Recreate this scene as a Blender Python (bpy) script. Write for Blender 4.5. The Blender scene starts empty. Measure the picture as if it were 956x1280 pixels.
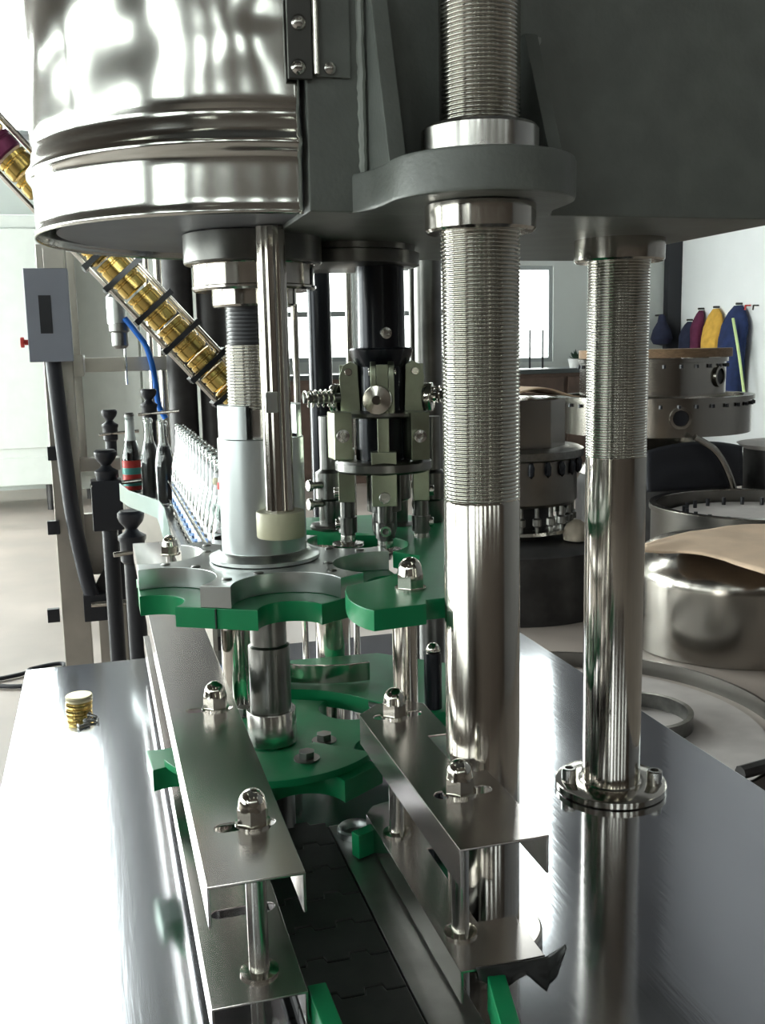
import bpy, bmesh, math, random
from mathutils import Vector, Matrix, noise
random.seed(7)
sc = bpy.context.scene
COL = sc.collection
PI = math.pi
R = math.radians

# ------------------------------------------------------------------ camera
FPX = 1250.0
ZT = 0.90                                   # table top height
CAM = Vector((0, 0, 1.40))
_p, _r, _y = R(9.2), R(1.2), R(15.8)
FW = Vector((math.sin(_y) * math.cos(_p), math.cos(_y) * math.cos(_p), -math.sin(_p)))
_rt = Vector((math.cos(_y), -math.sin(_y), 0)); _up = _rt.cross(FW)
RT = _rt * math.cos(_r) - _up * math.sin(_r)
UP = _up * math.cos(_r) + _rt * math.sin(_r)
cd = bpy.data.cameras.new('camera'); co = bpy.data.objects.new('camera', cd); COL.objects.link(co)
cd.sensor_fit = 'HORIZONTAL'; cd.sensor_width = 36; cd.lens = 36 * FPX / 956
cd.clip_start = 0.02; cd.clip_end = 200
co.matrix_world = Matrix(((RT.x, UP.x, -FW.x, CAM.x), (RT.y, UP.y, -FW.y, CAM.y), (RT.z, UP.z, -FW.z, CAM.z), (0, 0, 0, 1)))
sc.camera = co

def at(px, py, Y):
    """point of the plane y = Y seen at a pixel of the photograph (survey helper)"""
    d = FW + RT * ((px - 478) / FPX) - UP * ((py - 640) / FPX)
    return CAM + d * (Y / d.y)

def onz(px, py, z):
    d = FW + RT * ((px - 478) / FPX) - UP * ((py - 640) / FPX)
    return CAM + d * ((z - CAM.z) / d.z)

# ------------------------------------------------------------------ world, exposure
w = bpy.data.worlds.new('world'); sc.world = w; w.use_nodes = True
w.node_tree.nodes['Background'].inputs[0].default_value = (0.80, 0.92, 0.95, 1)
w.node_tree.nodes['Background'].inputs[1].default_value = 1.0
vs = sc.view_settings
vs.view_transform = 'Standard'; vs.look = 'None'; vs.gamma = 1; vs.use_curve_mapping = False
vs.exposure = -0.15
WIN = 9.0                                   # radiance of the daylit panes
try:
    sc.cycles.use_denoising = True
    sc.cycles.max_bounces = 10; sc.cycles.transmission_bounces = 10; sc.cycles.glossy_bounces = 6
    sc.cycles.sample_clamp_indirect = 6
    sc.cycles.caustics_reflective = False; sc.cycles.caustics_refractive = False
except Exception:
    pass

# ------------------------------------------------------------------ materials
def mat(name, col, metal=0.0, rough=0.5, var=0.0, vscale=8.0, bump=0.0, bscale=60.0, stretch=(1, 1, 1),
        rvar=0.0, trans=0.0, ior=1.45, emit=0.0, aniso=0.0, bdist=0.001, col2=None, coat=0.0, sss=0.0):
    m = bpy.data.materials.new(name); m.use_nodes = True
    nt = m.node_tree; b = nt.nodes['Principled BSDF']
    b.inputs['Base Color'].default_value = (*col, 1)
    b.inputs['Metallic'].default_value = metal
    b.inputs['Roughness'].default_value = rough
    b.inputs['Transmission Weight'].default_value = trans
    b.inputs['IOR'].default_value = ior
    b.inputs['Anisotropic'].default_value = aniso
    b.inputs['Coat Weight'].default_value = coat
    if emit:
        b.inputs['Emission Color'].default_value = (*col, 1); b.inputs['Emission Strength'].default_value = emit
    if var or bump or rvar or col2:
        tc = nt.nodes.new('ShaderNodeTexCoord'); mp = nt.nodes.new('ShaderNodeMapping')
        mp.inputs['Scale'].default_value = stretch
        nt.links.new(tc.outputs['Object'], mp.inputs[0])
    if var or rvar or col2:
        n = nt.nodes.new('ShaderNodeTexNoise'); n.inputs['Scale'].default_value = vscale; n.inputs['Detail'].default_value = 6
        nt.links.new(mp.outputs[0], n.inputs[0])
    if var or col2:
        cr = nt.nodes.new('ShaderNodeValToRGB')
        lo = tuple(max(0, c * (1 - var)) for c in col); hi = col2 or tuple(min(1, c * (1 + var)) for c in col)
        cr.color_ramp.elements[0].position = 0.35; cr.color_ramp.elements[1].position = 0.68
        cr.color_ramp.elements[0].color = (*lo, 1); cr.color_ramp.elements[1].color = (*hi, 1)
        nt.links.new(n.outputs[0], cr.inputs[0]); nt.links.new(cr.outputs[0], b.inputs['Base Color'])
    if rvar:
        mr = nt.nodes.new('ShaderNodeMapRange')
        mr.inputs[1].default_value = 0.3; mr.inputs[2].default_value = 0.7
        mr.inputs[3].default_value = max(0.02, rough - rvar); mr.inputs[4].default_value = rough + rvar
        nt.links.new(n.outputs[0], mr.inputs[0]); nt.links.new(mr.outputs[0], b.inputs['Roughness'])
    if bump:
        n2 = nt.nodes.new('ShaderNodeTexNoise'); n2.inputs['Scale'].default_value = bscale; n2.inputs['Detail'].default_value = 4
        nt.links.new(mp.outputs[0], n2.inputs[0])
        bp = nt.nodes.new('ShaderNodeBump'); bp.inputs['Strength'].default_value = bump; bp.inputs['Distance'].default_value = bdist
        nt.links.new(n2.outputs[0], bp.inputs['Height']); nt.links.new(bp.outputs[0], b.inputs['Normal'])
    return m

M = {}
M['chrome'] = mat('polished_chrome', (0.56, 0.53, 0.48), 1, 0.13, bump=0.05, bscale=14, stretch=(10, 10, 0.3), rvar=0.04, vscale=20)
M['thread'] = mat('threaded_steel', (0.58, 0.57, 0.52), 1, 0.16)
M['table'] = mat('scratched_sheet_steel', (0.62, 0.63, 0.66), 1, 0.10, var=0.06, vscale=5, rvar=0.03, bump=0.03, bscale=220, stretch=(1, 0.06, 1))
M['rail'] = mat('brushed_stainless', (0.60, 0.56, 0.54), 1, 0.24, rvar=0.06, vscale=10, bump=0.10, bscale=160, stretch=(1, 0.05, 1), bdist=0.0004)
M['shroud'] = mat('bright_stainless_sheet', (0.70, 0.70, 0.66), 1, 0.15, bump=0.05, bscale=150, stretch=(1, 1, 0.03), bdist=0.0004)
M['steel'] = mat('machined_steel', (0.56, 0.55, 0.52), 1, 0.22, rvar=0.06, vscale=30)
M['nut'] = mat('nut_steel', (0.66, 0.64, 0.58), 1, 0.12)
M['dark_steel'] = mat('dark_machined_steel', (0.20, 0.20, 0.19), 1, 0.30, var=0.2, vscale=25)
M['black_oxide'] = mat('black_oxide_steel', (0.018, 0.020, 0.026), 0.35, 0.22)
M['olive_steel'] = mat('cast_steel_arm', (0.33, 0.36, 0.27), 1, 0.34, var=0.15, vscale=30)
M['alum'] = mat('milled_aluminium', (0.58, 0.61, 0.60), 1, 0.30, var=0.08, vscale=14, bump=0.1, bscale=90, bdist=0.0005)
M['alum_bright'] = mat('turned_aluminium', (0.52, 0.56, 0.56), 1, 0.33, var=0.06, vscale=12)
M['paint'] = mat('hammered_grey_paint', (0.165, 0.180, 0.167), 0.0, 0.40, var=0.10, vscale=30, bump=0.35, bscale=240, bdist=0.0012)
M['under'] = mat('underside_grey', (0.20, 0.21, 0.235), 0.2, 0.5, var=0.1, vscale=12)
M['green'] = mat('green_polyethylene', (0.007, 0.285, 0.105), 0.0, 0.36, var=0.10, vscale=20, bump=0.08, bscale=120)
M['chain'] = mat('charcoal_chain_plastic', (0.050, 0.052, 0.050), 0.0, 0.36, var=0.2, vscale=30, bump=0.1, bscale=150)
M['strip'] = mat('worn_steel_strip', (0.42, 0.42, 0.41), 1, 0.38, var=0.15, vscale=20)
M['black'] = mat('black_plastic', (0.016, 0.017, 0.022), 0.0, 0.38)
M['rubber'] = mat('black_rubber_hose', (0.020, 0.021, 0.028), 0.0, 0.5)
M['nylon'] = mat('cream_nylon', (0.62, 0.60, 0.42), 0.0, 0.45, var=0.06)
M['gold'] = mat('gold_lacquered_cap', (0.66, 0.48, 0.16), 1, 0.24, var=0.12, vscale=40)
M['gold_pale'] = mat('pale_gold_lid', (0.78, 0.70, 0.46), 0.6, 0.4)
M['purple'] = mat('magenta_cap', (0.28, 0.05, 0.14), 0.2, 0.3)
M['glass'] = mat('clear_glass', (0.96, 0.99, 0.98), 0.0, 0.02, trans=1.0, ior=1.46)
M['guide_clear'] = mat('pale_green_clear_plastic', (0.66, 0.88, 0.80), 0.0, 0.22, trans=0.55, ior=1.4)
M['cola'] = mat('dark_cola', (0.012, 0.008, 0.007), 0.0, 0.1)
M['grey_liquid'] = mat('grey_drink', (0.16, 0.17, 0.17), 0.0, 0.25)
M['foil'] = mat('silver_white_foil', (0.68, 0.74, 0.72), 0.3, 0.4)
M['blue_label'] = mat('blue_label', (0.12, 0.28, 0.62), 0.0, 0.5)
M['white_label'] = mat('white_label', (0.82, 0.86, 0.88), 0.0, 0.5)
M['red'] = mat('red_plastic', (0.65, 0.06, 0.05), 0.0, 0.4)
M['teal'] = mat('teal_label', (0.10, 0.42, 0.38), 0.0, 0.5)
M['grey_box'] = mat('grey_enamel_box', (0.27, 0.29, 0.34), 0.0, 0.4, var=0.05)
M['pillar'] = mat('dull_stainless_post', (0.46, 0.44, 0.40), 1, 0.36, var=0.1)
M['cabinet'] = mat('off_white_enamel', (0.66, 0.70, 0.66), 0.0, 0.4, var=0.03)
M['cardboard'] = mat('cardboard', (0.66, 0.49, 0.35), 0.0, 0.85, var=0.08, vscale=6, bump=0.1, bscale=30)
M['tank'] = mat('satin_stainless_tank', (0.34, 0.32, 0.29), 1, 0.22, rvar=0.07, vscale=3, bump=0.06, bscale=20, stretch=(1, 1, 0.15), bdist=0.004)
M['tank_dull'] = mat('dull_tank_steel', (0.20, 0.19, 0.175), 1, 0.34, var=0.15, vscale=4)
M['board'] = mat('pale_ring_plate', (0.56, 0.52, 0.50), 0.1, 0.55, var=0.08)
M['brown'] = mat('brown_board', (0.075, 0.048, 0.036), 0.0, 0.6, var=0.2)
M['wood'] = mat('brown_wood', (0.20, 0.125, 0.07), 0.0, 0.6, var=0.2, stretch=(1, 12, 12))
M['worktop'] = mat('dark_grey_worktop', (0.05, 0.06, 0.06), 0.0, 0.35)
M['darkiron'] = mat('dark_iron', (0.040, 0.038, 0.038), 0.3, 0.5, var=0.3, vscale=10)
M['white'] = mat('white_ceramic', (0.8, 0.8, 0.78), 0.0, 0.3)
M['leaf'] = mat('dark_leaf', (0.02, 0.05, 0.03), 0.0, 0.6)
M['cloth_yellow'] = mat('ochre_cloth', (0.62, 0.36, 0.06), 0.0, 0.9, var=0.15, vscale=10)
M['cloth_blue'] = mat('navy_cloth', (0.012, 0.024, 0.085), 0.0, 0.9, var=0.2, vscale=10)
M['cloth_maroon'] = mat('maroon_cloth', (0.10, 0.015, 0.05), 0.0, 0.9, var=0.2, vscale=10)
M['cloth_dark'] = mat('dark_cloth', (0.018, 0.022, 0.05), 0.0, 0.9, var=0.2, vscale=10)
M['lime'] = mat('lime_reflective_tape', (0.62, 0.78, 0.35), 0.0, 0.5)
M['sack'] = mat('cream_sack', (0.52, 0.45, 0.36), 0.0, 0.9, var=0.15, vscale=12, bump=0.3, bscale=30, bdist=0.01)
M['blue_tube'] = mat('blue_air_tube', (0.02, 0.16, 0.62), 0.0, 0.3)
M['floor'] = mat('worn_concrete_floor', (0.44, 0.38, 0.34), 0.0, 0.42, var=0.16, vscale=1.6, rvar=0.1, bump=0.1, bscale=20)
M['wall'] = mat('painted_wall', (0.52, 0.55, 0.53), 0.0, 0.7, var=0.04, vscale=1.5)
M['wall_dark'] = mat('brown_grey_wall', (0.085, 0.066, 0.055), 0.0, 0.7, var=0.05)
M['wall_dimmed'] = mat('dimmed_wall_tone', (0.22, 0.22, 0.23), 0.0, 0.7, var=0.04, vscale=1.5)  # near and upper walls darkened in colour so the steel reflects them dim
M['wall_lit'] = mat('lit_wall_tone', (0.80, 0.82, 0.82), 0.0, 0.6, var=0.03, vscale=1.5)  # brightness of the far right wall put into its colour
M['ceiling'] = mat('ceiling_sheet', (0.07, 0.07, 0.07), 0.0, 0.7)
def pane_mat(k): return mat('daylit_window_pane', (0.93, 1.0, 0.97), 0.0, 0.3, emit=WIN*k)
M['frame'] = mat('grey_window_frame', (0.30, 0.32, 0.32), 0.0, 0.5)
M['lamp'] = mat('fluorescent_tube', (0.95, 1.0, 0.86), 0.0, 0.3, emit=10.0)
M['lamp_body'] = mat('lamp_housing', (0.6, 0.6, 0.6), 0.0, 0.5)
M['weld'] = mat('painted_weld', (0.34, 0.37, 0.34), 0.0, 0.22)
M['hinge'] = mat('dark_hinge_steel', (0.10, 0.10, 0.095), 0.9, 0.4)
M['flap'] = mat('dark_flap_sheet', (0.035, 0.035, 0.035), 0.0, 0.3)
M['groove'] = mat('dark_joint', (0.02, 0.04, 0.03), 0.0, 0.6)

# ------------------------------------------------------------------ mesh helpers
class MB:
    """collects shapes in world coordinates, linked as ONE mesh object"""
    def __init__(s): s.bm = bmesh.new()
    def _new(s, verts, mtx):
        if mtx is not None:
            bmesh.ops.transform(s.bm, matrix=mtx, verts=verts)
    def box(s, x0, x1, y0, y1, z0, z1, mtx=None):
        v = [s.bm.verts.new(p) for p in ((x0,y0,z0),(x1,y0,z0),(x1,y1,z0),(x0,y1,z0),(x0,y0,z1),(x1,y0,z1),(x1,y1,z1),(x0,y1,z1))]
        for f in ((0,3,2,1),(4,5,6,7),(0,1,5,4),(1,2,6,5),(2,3,7,6),(3,0,4,7)): s.bm.faces.new([v[i] for i in f])
        s._new(v, mtx); return s
    def lathe(s, prof, c=(0,0,0), seg=32, axis=(0,0,1), a0=0.0, a1=2*PI, closed=True):
        """prof: (radius, height) pairs from bottom to top along the axis"""
        q = Vector((0,0,1)).rotation_difference(Vector(axis).normalized()).to_matrix().to_4x4()
        mtx = Matrix.Translation(c) @ q
        full = abs(a1 - a0 - 2*PI) < 1e-6
        n = seg if full else seg + 1
        rings = []
        for r, h in prof:
            if r < 1e-7 and full:
                rings.append([s.bm.verts.new(mtx @ Vector((0,0,h)))])
            else:
                rings.append([s.bm.verts.new(mtx @ Vector((r*math.cos(a0+(a1-a0)*i/seg), r*math.sin(a0+(a1-a0)*i/seg), h))) for i in range(n)])
        for A, B in zip(rings, rings[1:]):
            for i in range(seg):
                j = (i+1) % n
                if len(A) == 1 and len(B) == 1: continue
                if len(A) == 1: s.bm.faces.new((A[0], B[j], B[i]))
                elif len(B) == 1: s.bm.faces.new((A[i], A[j], B[0]))
                else: s.bm.faces.new((A[i], A[j], B[j], B[i]))
        if closed and full:
            if len(rings[0]) > 2: s.bm.faces.new(rings[0][::-1])
            if len(rings[-1]) > 2: s.bm.faces.new(rings[-1])
        if closed and not full:
            for k in (0, -1):
                col = [r[k] for r in rings]
                if len(col) > 2:
                    try: s.bm.faces.new(col if k else col[::-1])
                    except ValueError: pass
        return s
    def cyl(s, p0, p1, r, seg=20, ch=0.0, r1=None):
        p0, p1 = Vector(p0), Vector(p1); L = (p1-p0).length; r1 = r if r1 is None else r1
        pr = [(r, 0), (r1, L)] if not ch else [(r-ch, 0), (r, ch), (r1, L-ch), (r1-ch, L)]
        return s.lathe(pr, p0, seg, p1-p0)
    def tube(s, pts, r, seg=8, sub=6):
        pts = [Vector(p) for p in pts]
        if sub > 1 and len(pts) > 2:                    # Catmull-Rom
            q = [pts[0]*2-pts[1]] + pts + [pts[-1]*2-pts[-2]]; out = []
            for i in range(1, len(q)-2):
                for k in range(sub):
                    t = k/sub; a, b, c, d = q[i-1], q[i], q[i+1], q[i+2]
                    out.append(0.5*((2*b)+(c-a)*t+(2*a-5*b+4*c-d)*t*t+(3*b-a-3*c+d)*t**3))
            out.append(pts[-1]); pts = out
        up = Vector((0,0,1)); rings = []
        t0 = (pts[1]-pts[0]).normalized()
        nrm = t0.cross(up) if abs(t0.dot(up)) < 0.95 else t0.cross(Vector((1,0,0)))
        nrm.normalize()
        for i, p in enumerate(pts):
            t = (pts[min(i+1,len(pts)-1)]-pts[max(i-1,0)]).normalized()
            nrm = (nrm - t*nrm.dot(t)).normalized(); bn = t.cross(nrm)
            rr = r[i] if isinstance(r, (list,tuple)) else r
            rings.append([s.bm.verts.new(p + nrm*math.cos(2*PI*k/seg)*rr + bn*math.sin(2*PI*k/seg)*rr) for k in range(seg)])
        for A, B in zip(rings, rings[1:]):
            for i in range(seg):
                j = (i+1) % seg; s.bm.faces.new((A[i], A[j], B[j], B[i]))
        s.bm.faces.new(rings[0][::-1]); s.bm.faces.new(rings[-1]); return s
    def hexp(s, c, r, h, axis=(0,0,1), rot=0.0):
        q = Vector((0,0,1)).rotation_difference(Vector(axis).normalized()).to_matrix().to_4x4()
        mtx = Matrix.Translation(c) @ q @ Matrix.Rotation(rot, 4, 'Z')
        return s.prism([(r*math.cos(k*PI/3), r*math.sin(k*PI/3)) for k in range(6)], 0, h, mtx)
    def prism(s, outline, z0, z1, mtx=None):
        a = [s.bm.verts.new((x,y,z0)) for x,y in outline]; b = [s.bm.verts.new((x,y,z1)) for x,y in outline]
        n = len(outline); s.bm.faces.new(a[::-1]); s.bm.faces.new(b)
        for i in range(n): s.bm.faces.new((a[i], a[(i+1)%n], b[(i+1)%n], b[i]))
        s._new(a+b, mtx); return s
    def grid(s, fn, nu, nv):
        V = [[s.bm.verts.new(fn(i/nu, j/nv)) for j in range(nv+1)] for i in range(nu+1)]
        for i in range(nu):
            for j in range(nv): s.bm.faces.new((V[i][j], V[i+1][j], V[i+1][j+1], V[i][j+1]))
        return s

ORG = {}
def finish(bm, org=None, bevel=0.0, sharp=35, bseg=2):
    bmesh.ops.recalc_face_normals(bm, faces=bm.faces[:])
    if bevel:
        es = [e for e in bm.edges if len(e.link_faces) == 2 and e.calc_face_angle(0) > R(40)]
        if es: bmesh.ops.bevel(bm, geom=es, offset=bevel, segments=bseg, profile=0.5, affect='EDGES', clamp_overlap=True)
    for f in bm.faces: f.smooth = True
    for e in bm.edges:
        if len(e.link_faces) == 2 and e.calc_face_angle(0) > R(sharp): e.smooth = False
    if org is not None: bmesh.ops.translate(bm, verts=bm.verts[:], vec=-Vector(org))

def root_org(o):
    while o.parent: o = o.parent
    return ORG.get(o.name, (0,0,0))

def obj(name, mb, material, parent=None, bevel=0.0, loc=None, sharp=35, label=None):
    bm = mb.bm if isinstance(mb, MB) else mb
    org = root_org(parent) if parent else (loc or (0,0,0))
    finish(bm, org, bevel, sharp)
    me = bpy.data.meshes.new(name); bm.to_mesh(me); bm.free()
    me.materials.append(M[material] if isinstance(material, str) else material)
    o = bpy.data.objects.new(name, me); COL.objects.link(o)
    if parent: o.parent = parent
    else: o.location = org; ORG[o.name] = tuple(org)
    if bevel: weigh(o)
    if label: o['label'] = label
    return o

def weigh(o):
    m = o.modifiers.new('flat_normals', 'WEIGHTED_NORMAL'); m.keep_sharp = True; m.weight = 100

def tag(o, label, cat, group=None, kind=None):
    o['label'] = label; o['category'] = cat
    if group: o['group'] = group
    if kind: o['kind'] = kind
    return o

def thing(name, label, cat, loc=(0,0,0), group=None):
    o = bpy.data.objects.new(name, None); COL.objects.link(o)
    o.location = loc; o.empty_display_size = 0.02; ORG[o.name] = tuple(loc)
    return tag(o, label, cat, group)

def struct(name, mb, material, parent=None, bevel=0.0):
    o = obj(name, mb, material, parent, bevel)
    if not parent: o['kind'] = 'structure'
    return o

def dup(root, loc, label=None, rotz=0.0):
    r = root.copy(); COL.objects.link(r); r.location = loc; r.rotation_euler = (0,0,rotz); ORG[r.name] = tuple(loc)
    if label: r['label'] = label
    for ch in list(root.children):
        c = ch.copy(); COL.objects.link(c); c.parent = r
        for g in list(ch.children):
            d = g.copy(); COL.objects.link(d); d.parent = c
    return r

def plate(name, outline, z0, z1, material, parent, holes=(), bevel=0.0006):
    """flat plate with holes: 2D filled curve, extruded and bevelled, converted to a mesh"""
    cu = bpy.data.curves.new(name, 'CURVE'); cu.dimensions = '2D'; cu.fill_mode = 'BOTH'
    for pl in [outline] + list(holes):
        sp = cu.splines.new('POLY'); sp.points.add(len(pl)-1); sp.use_cyclic_u = True
        for p, (x, y) in zip(sp.points, pl): p.co = (x, y, 0, 1)
    h = (z1-z0)/2
    cu.extrude = h - bevel; cu.bevel_depth = bevel; cu.bevel_resolution = 1; cu.offset = -bevel
    tmp = bpy.data.objects.new('tmp', cu); COL.objects.link(tmp)
    dg = bpy.context.evaluated_depsgraph_get()
    me = bpy.data.meshes.new_from_object(tmp.evaluated_get(dg))
    bpy.data.objects.remove(tmp); bpy.data.curves.remove(cu)
    bm = bmesh.new(); bm.from_mesh(me); bpy.data.meshes.remove(me)
    bmesh.ops.remove_doubles(bm, verts=bm.verts[:], dist=1e-6)
    bmesh.ops.translate(bm, verts=bm.verts[:], vec=(0,0,(z0+z1)/2))
    o = obj(name, bm, material, parent); weigh(o)
    return o

def arc(cx, cy, r, a0, a1, n):
    return [(cx+r*math.cos(R(a0+(a1-a0)*i/n)), cy+r*math.sin(R(a0+(a1-a0)*i/n))) for i in range(n+1)]

def slot(cx, cy, lx, ry, n=6):
    h = lx/2 - ry
    return arc(cx+h, cy, ry, -90, 90, n) + arc(cx-h, cy, ry, 90, 270, n)

def ring_prof(r, z0, z1, pitch, depth):
    """parallel round-crested thread profile"""
    pr = [(r-depth, z0)]; n = int((z1-z0)/pitch)
    p = (z1-z0)/n
    for k in range(n):
        z = z0 + k*p
        pr += [(r-depth, z+0.12*p), (r, z+0.42*p), (r, z+0.70*p)]
    pr.append((r-depth, z1))
    return pr

# ================================================================== ROOM (the setting)
XL, XR, YF, YB, HC = -5.0, 7.10, -5.5, 11.3, 9.2
struct('floor', MB().box(XL, XR, YF, YB, -0.1, 0.0), 'floor')
struct('ceiling', MB().box(XL, XR, YF, YB, HC, HC+0.1), 'ceiling')

def wall_with_holes(name, axis, pos, u0, u1, holes, material, thick=0.15, zlo=0.0, zhi=HC):
    """a wall across x (axis 'x', at y=pos) or across y (axis 'y', at x=pos) with rectangular openings"""
    mb = MB(); us = sorted({u0, u1} | {h[0] for h in holes} | {h[1] for h in holes})
    for a, b in zip(us, us[1:]):
        zs = [(zlo, zhi)]
        for h in holes:
            if h[0] <= a+1e-6 and h[1] >= b-1e-6:
                nz = []
                for z0, z1 in zs:
                    if h[2] > z0: nz.append((z0, min(z1, h[2])))
                    if h[3] < z0: nz.append((z0, z1)); continue
                    if h[3] < z1: nz.append((max(z0, h[3]), z1))
                zs = [q for q in nz if q[1]-q[0] > 1e-6]
        for z0, z1 in zs:
            if axis == 'x': mb.box(a, b, pos, pos+thick, z0, z1)
            else: mb.box(pos, pos+thick, a, b, z0, z1)
    bmesh.ops.remove_doubles(mb.bm, verts=mb.bm.verts[:], dist=1e-5)
    return struct(name, mb, material)

WN = [0]
def window(axis, pos, h, nu, nv, k=1.0, f=0.05):
    """frame, mullions and one pane per light"""
    WN[0] += 1
    root = bpy.data.objects.new('window_%d' % WN[0], None); COL.objects.link(root); root['kind'] = 'structure'
    u0, u1, z0, z1 = h; pm = pane_mat(k)
    def bx(mb, a, b, c, d, e, g):
        return mb.box(a, b, pos+e, pos+g, c, d) if axis == 'x' else mb.box(pos+e, pos+g, a, b, c, d)
    fr = MB()
    for k in range(nu+1):
        u = u0 + (u1-u0)*k/nu; ff = f if k in (0, nu) else f*0.6
        bx(fr, max(u0, u-ff), min(u1, u+ff), z0, z1, 0.02, 0.10)
    for k in range(nv+1):
        z = z0 + (z1-z0)*k/nv; ff = f if k in (0, nv) else f*0.6
        bx(fr, u0, u1, max(z0, z-ff), min(z1, z+ff), 0.025, 0.095)
    obj('window_frame', fr, 'frame', root)
    if nu*nv <= 24:
        for i in range(nu):
            for j in range(nv):
                a, b = u0+(u1-u0)*i/nu, u0+(u1-u0)*(i+1)/nu; c, d = z0+(z1-z0)*j/nv, z0+(z1-z0)*(j+1)/nv
                obj('pane', bx(MB(), a, b, c, d, 0.055, 0.062), pm, root)
    return root

back_holes = [(1.98, 2.90, 1.28, 2.35), (3.30, 4.10, 1.28, 2.35), (4.55, 5.40, 1.22, 2.36), (-4.6, -0.22, 3.65, 8.9), (4.55, 5.45, 4.4, 8.2)]
wall_with_holes('wall_back', 'x', YB, XL, XR, back_holes, 'wall', zhi=3.6)
wall_with_holes('wall_back_upper', 'x', YB, XL, XR, back_holes, 'wall_dimmed', zlo=3.6)
for h, n, k in zip(back_holes, [(1,2), (1,2), (1,1), (1,1), (1,1)], (1, 1, 1, 1.2, 1.0)): window('x', YB, h, *n, k)
left_holes = [(-4.9, -2.4, 2.5, 4.4), (-1.6, 2.2, 0.9, 2.9), (2.6, 4.9, 0.9, 2.8), (5.4, 8.2, 0.05, 3.0), (8.6, 10.9, 0.9, 3.0)]
wall_with_holes('wall_left', 'y', XL-0.15, YF, YB, left_holes, 'wall_dark')
for h, k in zip(left_holes, (0.7, 0.65, 1.6, 3.4, 3.4)): window('y', XL-0.10, h, 3, 3, k)
right_holes = [(4.4, 7.4, 2.9, 4.4)]
wall_with_holes('wall_right', 'y', XR, YF, 8.0, right_holes, 'wall_dimmed')
wall_with_holes('wall_right_far', 'y', XR, 8.0, YB, [], 'wall_lit', zhi=3.3)  # same wall continued, its lit stretch given a lighter tone
wall_with_holes('wall_right_upper', 'y', XR, 8.0, YB, [], 'wall_dimmed', zlo=3.3)
for h in right_holes: window('y', XR, h, 4, 2, 0.12)
front_holes = [(-4.4 + 1.6*k, -3.9 + 1.6*k, 3.0, 4.2) for k in range(6)]
wall_with_holes('wall_front', 'x', YF-0.15, XL, XR, front_holes, 'wall_dark')
for h, k in zip(front_holes, (1.3, 1.3, 0.5, 0.35, 0.35, 0.35)): window('x', YF-0.13, h, 1, 1, k)
struct('trim_1', MB().box(6.90, 7.10, YB-0.10, YB, 0.0, 3.4), 'black', bevel=0.01)      # dark post in the back right corner

# ================================================================== TABLE
mt = thing('machine_table', 'mirror-like stainless steel machine table carrying the columns and guide rails', 'table', (0.28, 0.88, 0.0))
obj('top_plate', MB().box(-0.137, 0.70, 0.10, 1.662, ZT-0.012, ZT), 'table', mt, bevel=0.002)
obj('cabinet', MB().box(-0.130, 0.693, 0.11, 1.655, 0.08, ZT-0.012), 'rail', mt, bevel=0.003)
for x0_, x1_ in ((-0.10, 0.27), (0.29, 0.66)): obj('door', MB().box(x0_, x1_, 1.6545, 1.662, 0.16, 0.80), 'rail', mt, bevel=0.002)
for y0_, y1_ in ((0.16, 0.86), (0.90, 1.60)): obj('door', MB().box(-0.1365, -0.1295, y0_, y1_, 0.16, 0.80), 'rail', mt, bevel=0.002)
for x_ in (-0.09, 0.65):
    for y_ in (0.16, 1.60): obj('foot', MB().lathe([(0.035, 0), (0.035, 0.012), (0.012, 0.018), (0.012, 0.081)], (x_, y_, 0), 20), 'steel', mt)

# ================================================================== HEAD
HB = 1.509; SX, SY, SR = 0.160, 1.005, 0.203; WY = 0.800
head = thing('head_housing', 'grey hammered-paint machine head with a round bright steel shroud, overhead', 'machine head', (SX, SY, HB))
HT = 2.05
outl = [(SX+0.012, WY), (0.622, WY), (0.622, 1.215), (SX+0.012, 1.215)]
obj('body', MB().prism(outl, HB, HT), 'paint', head, bevel=0.002)
pl = MB().lathe([(0.0, HB+0.004), (SR-0.018, HB+0.004), (SR-0.018, HT), (0, HT)], (SX, SY, 0), 64)
obj('bottom_plate', pl, 'under', head)
def shroud_fn(u, v):
    a = R(-88) - u*R(184); z = HB - 0.002 + v*0.52
    zz = z - HB; r = SR
    for zc, hw, amp in ((0.052, 0.006, 0.0055), (0.075, 0.005, -0.0022)):
        d = (zz-zc)/hw
        if abs(d) < 3: r += amp*math.exp(-d*d)
    k = max(0.0, min(1.0, (zz-0.085)/0.06))
    r += k*(0.0036*noise.noise(Vector((a*2.2, zz*15, 1.7))) + 0.0010*noise.noise(Vector((a*7, zz*30, 5.1))))
    r += 0.0010*noise.noise(Vector((a*3.0, zz*9, 9.7)))
    r += 0.0022*math.exp(-(zz/0.004)**2)
    return (SX + r*math.cos(a), SY + r*math.sin(a), z)
sh = obj('shroud', MB().grid(shroud_fn, 150, 150), 'shroud', head, sharp=60)
sm = sh.modifiers.new('thickness', 'SOLIDIFY'); sm.thickness = 0.0015; sm.offset = -1
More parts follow.
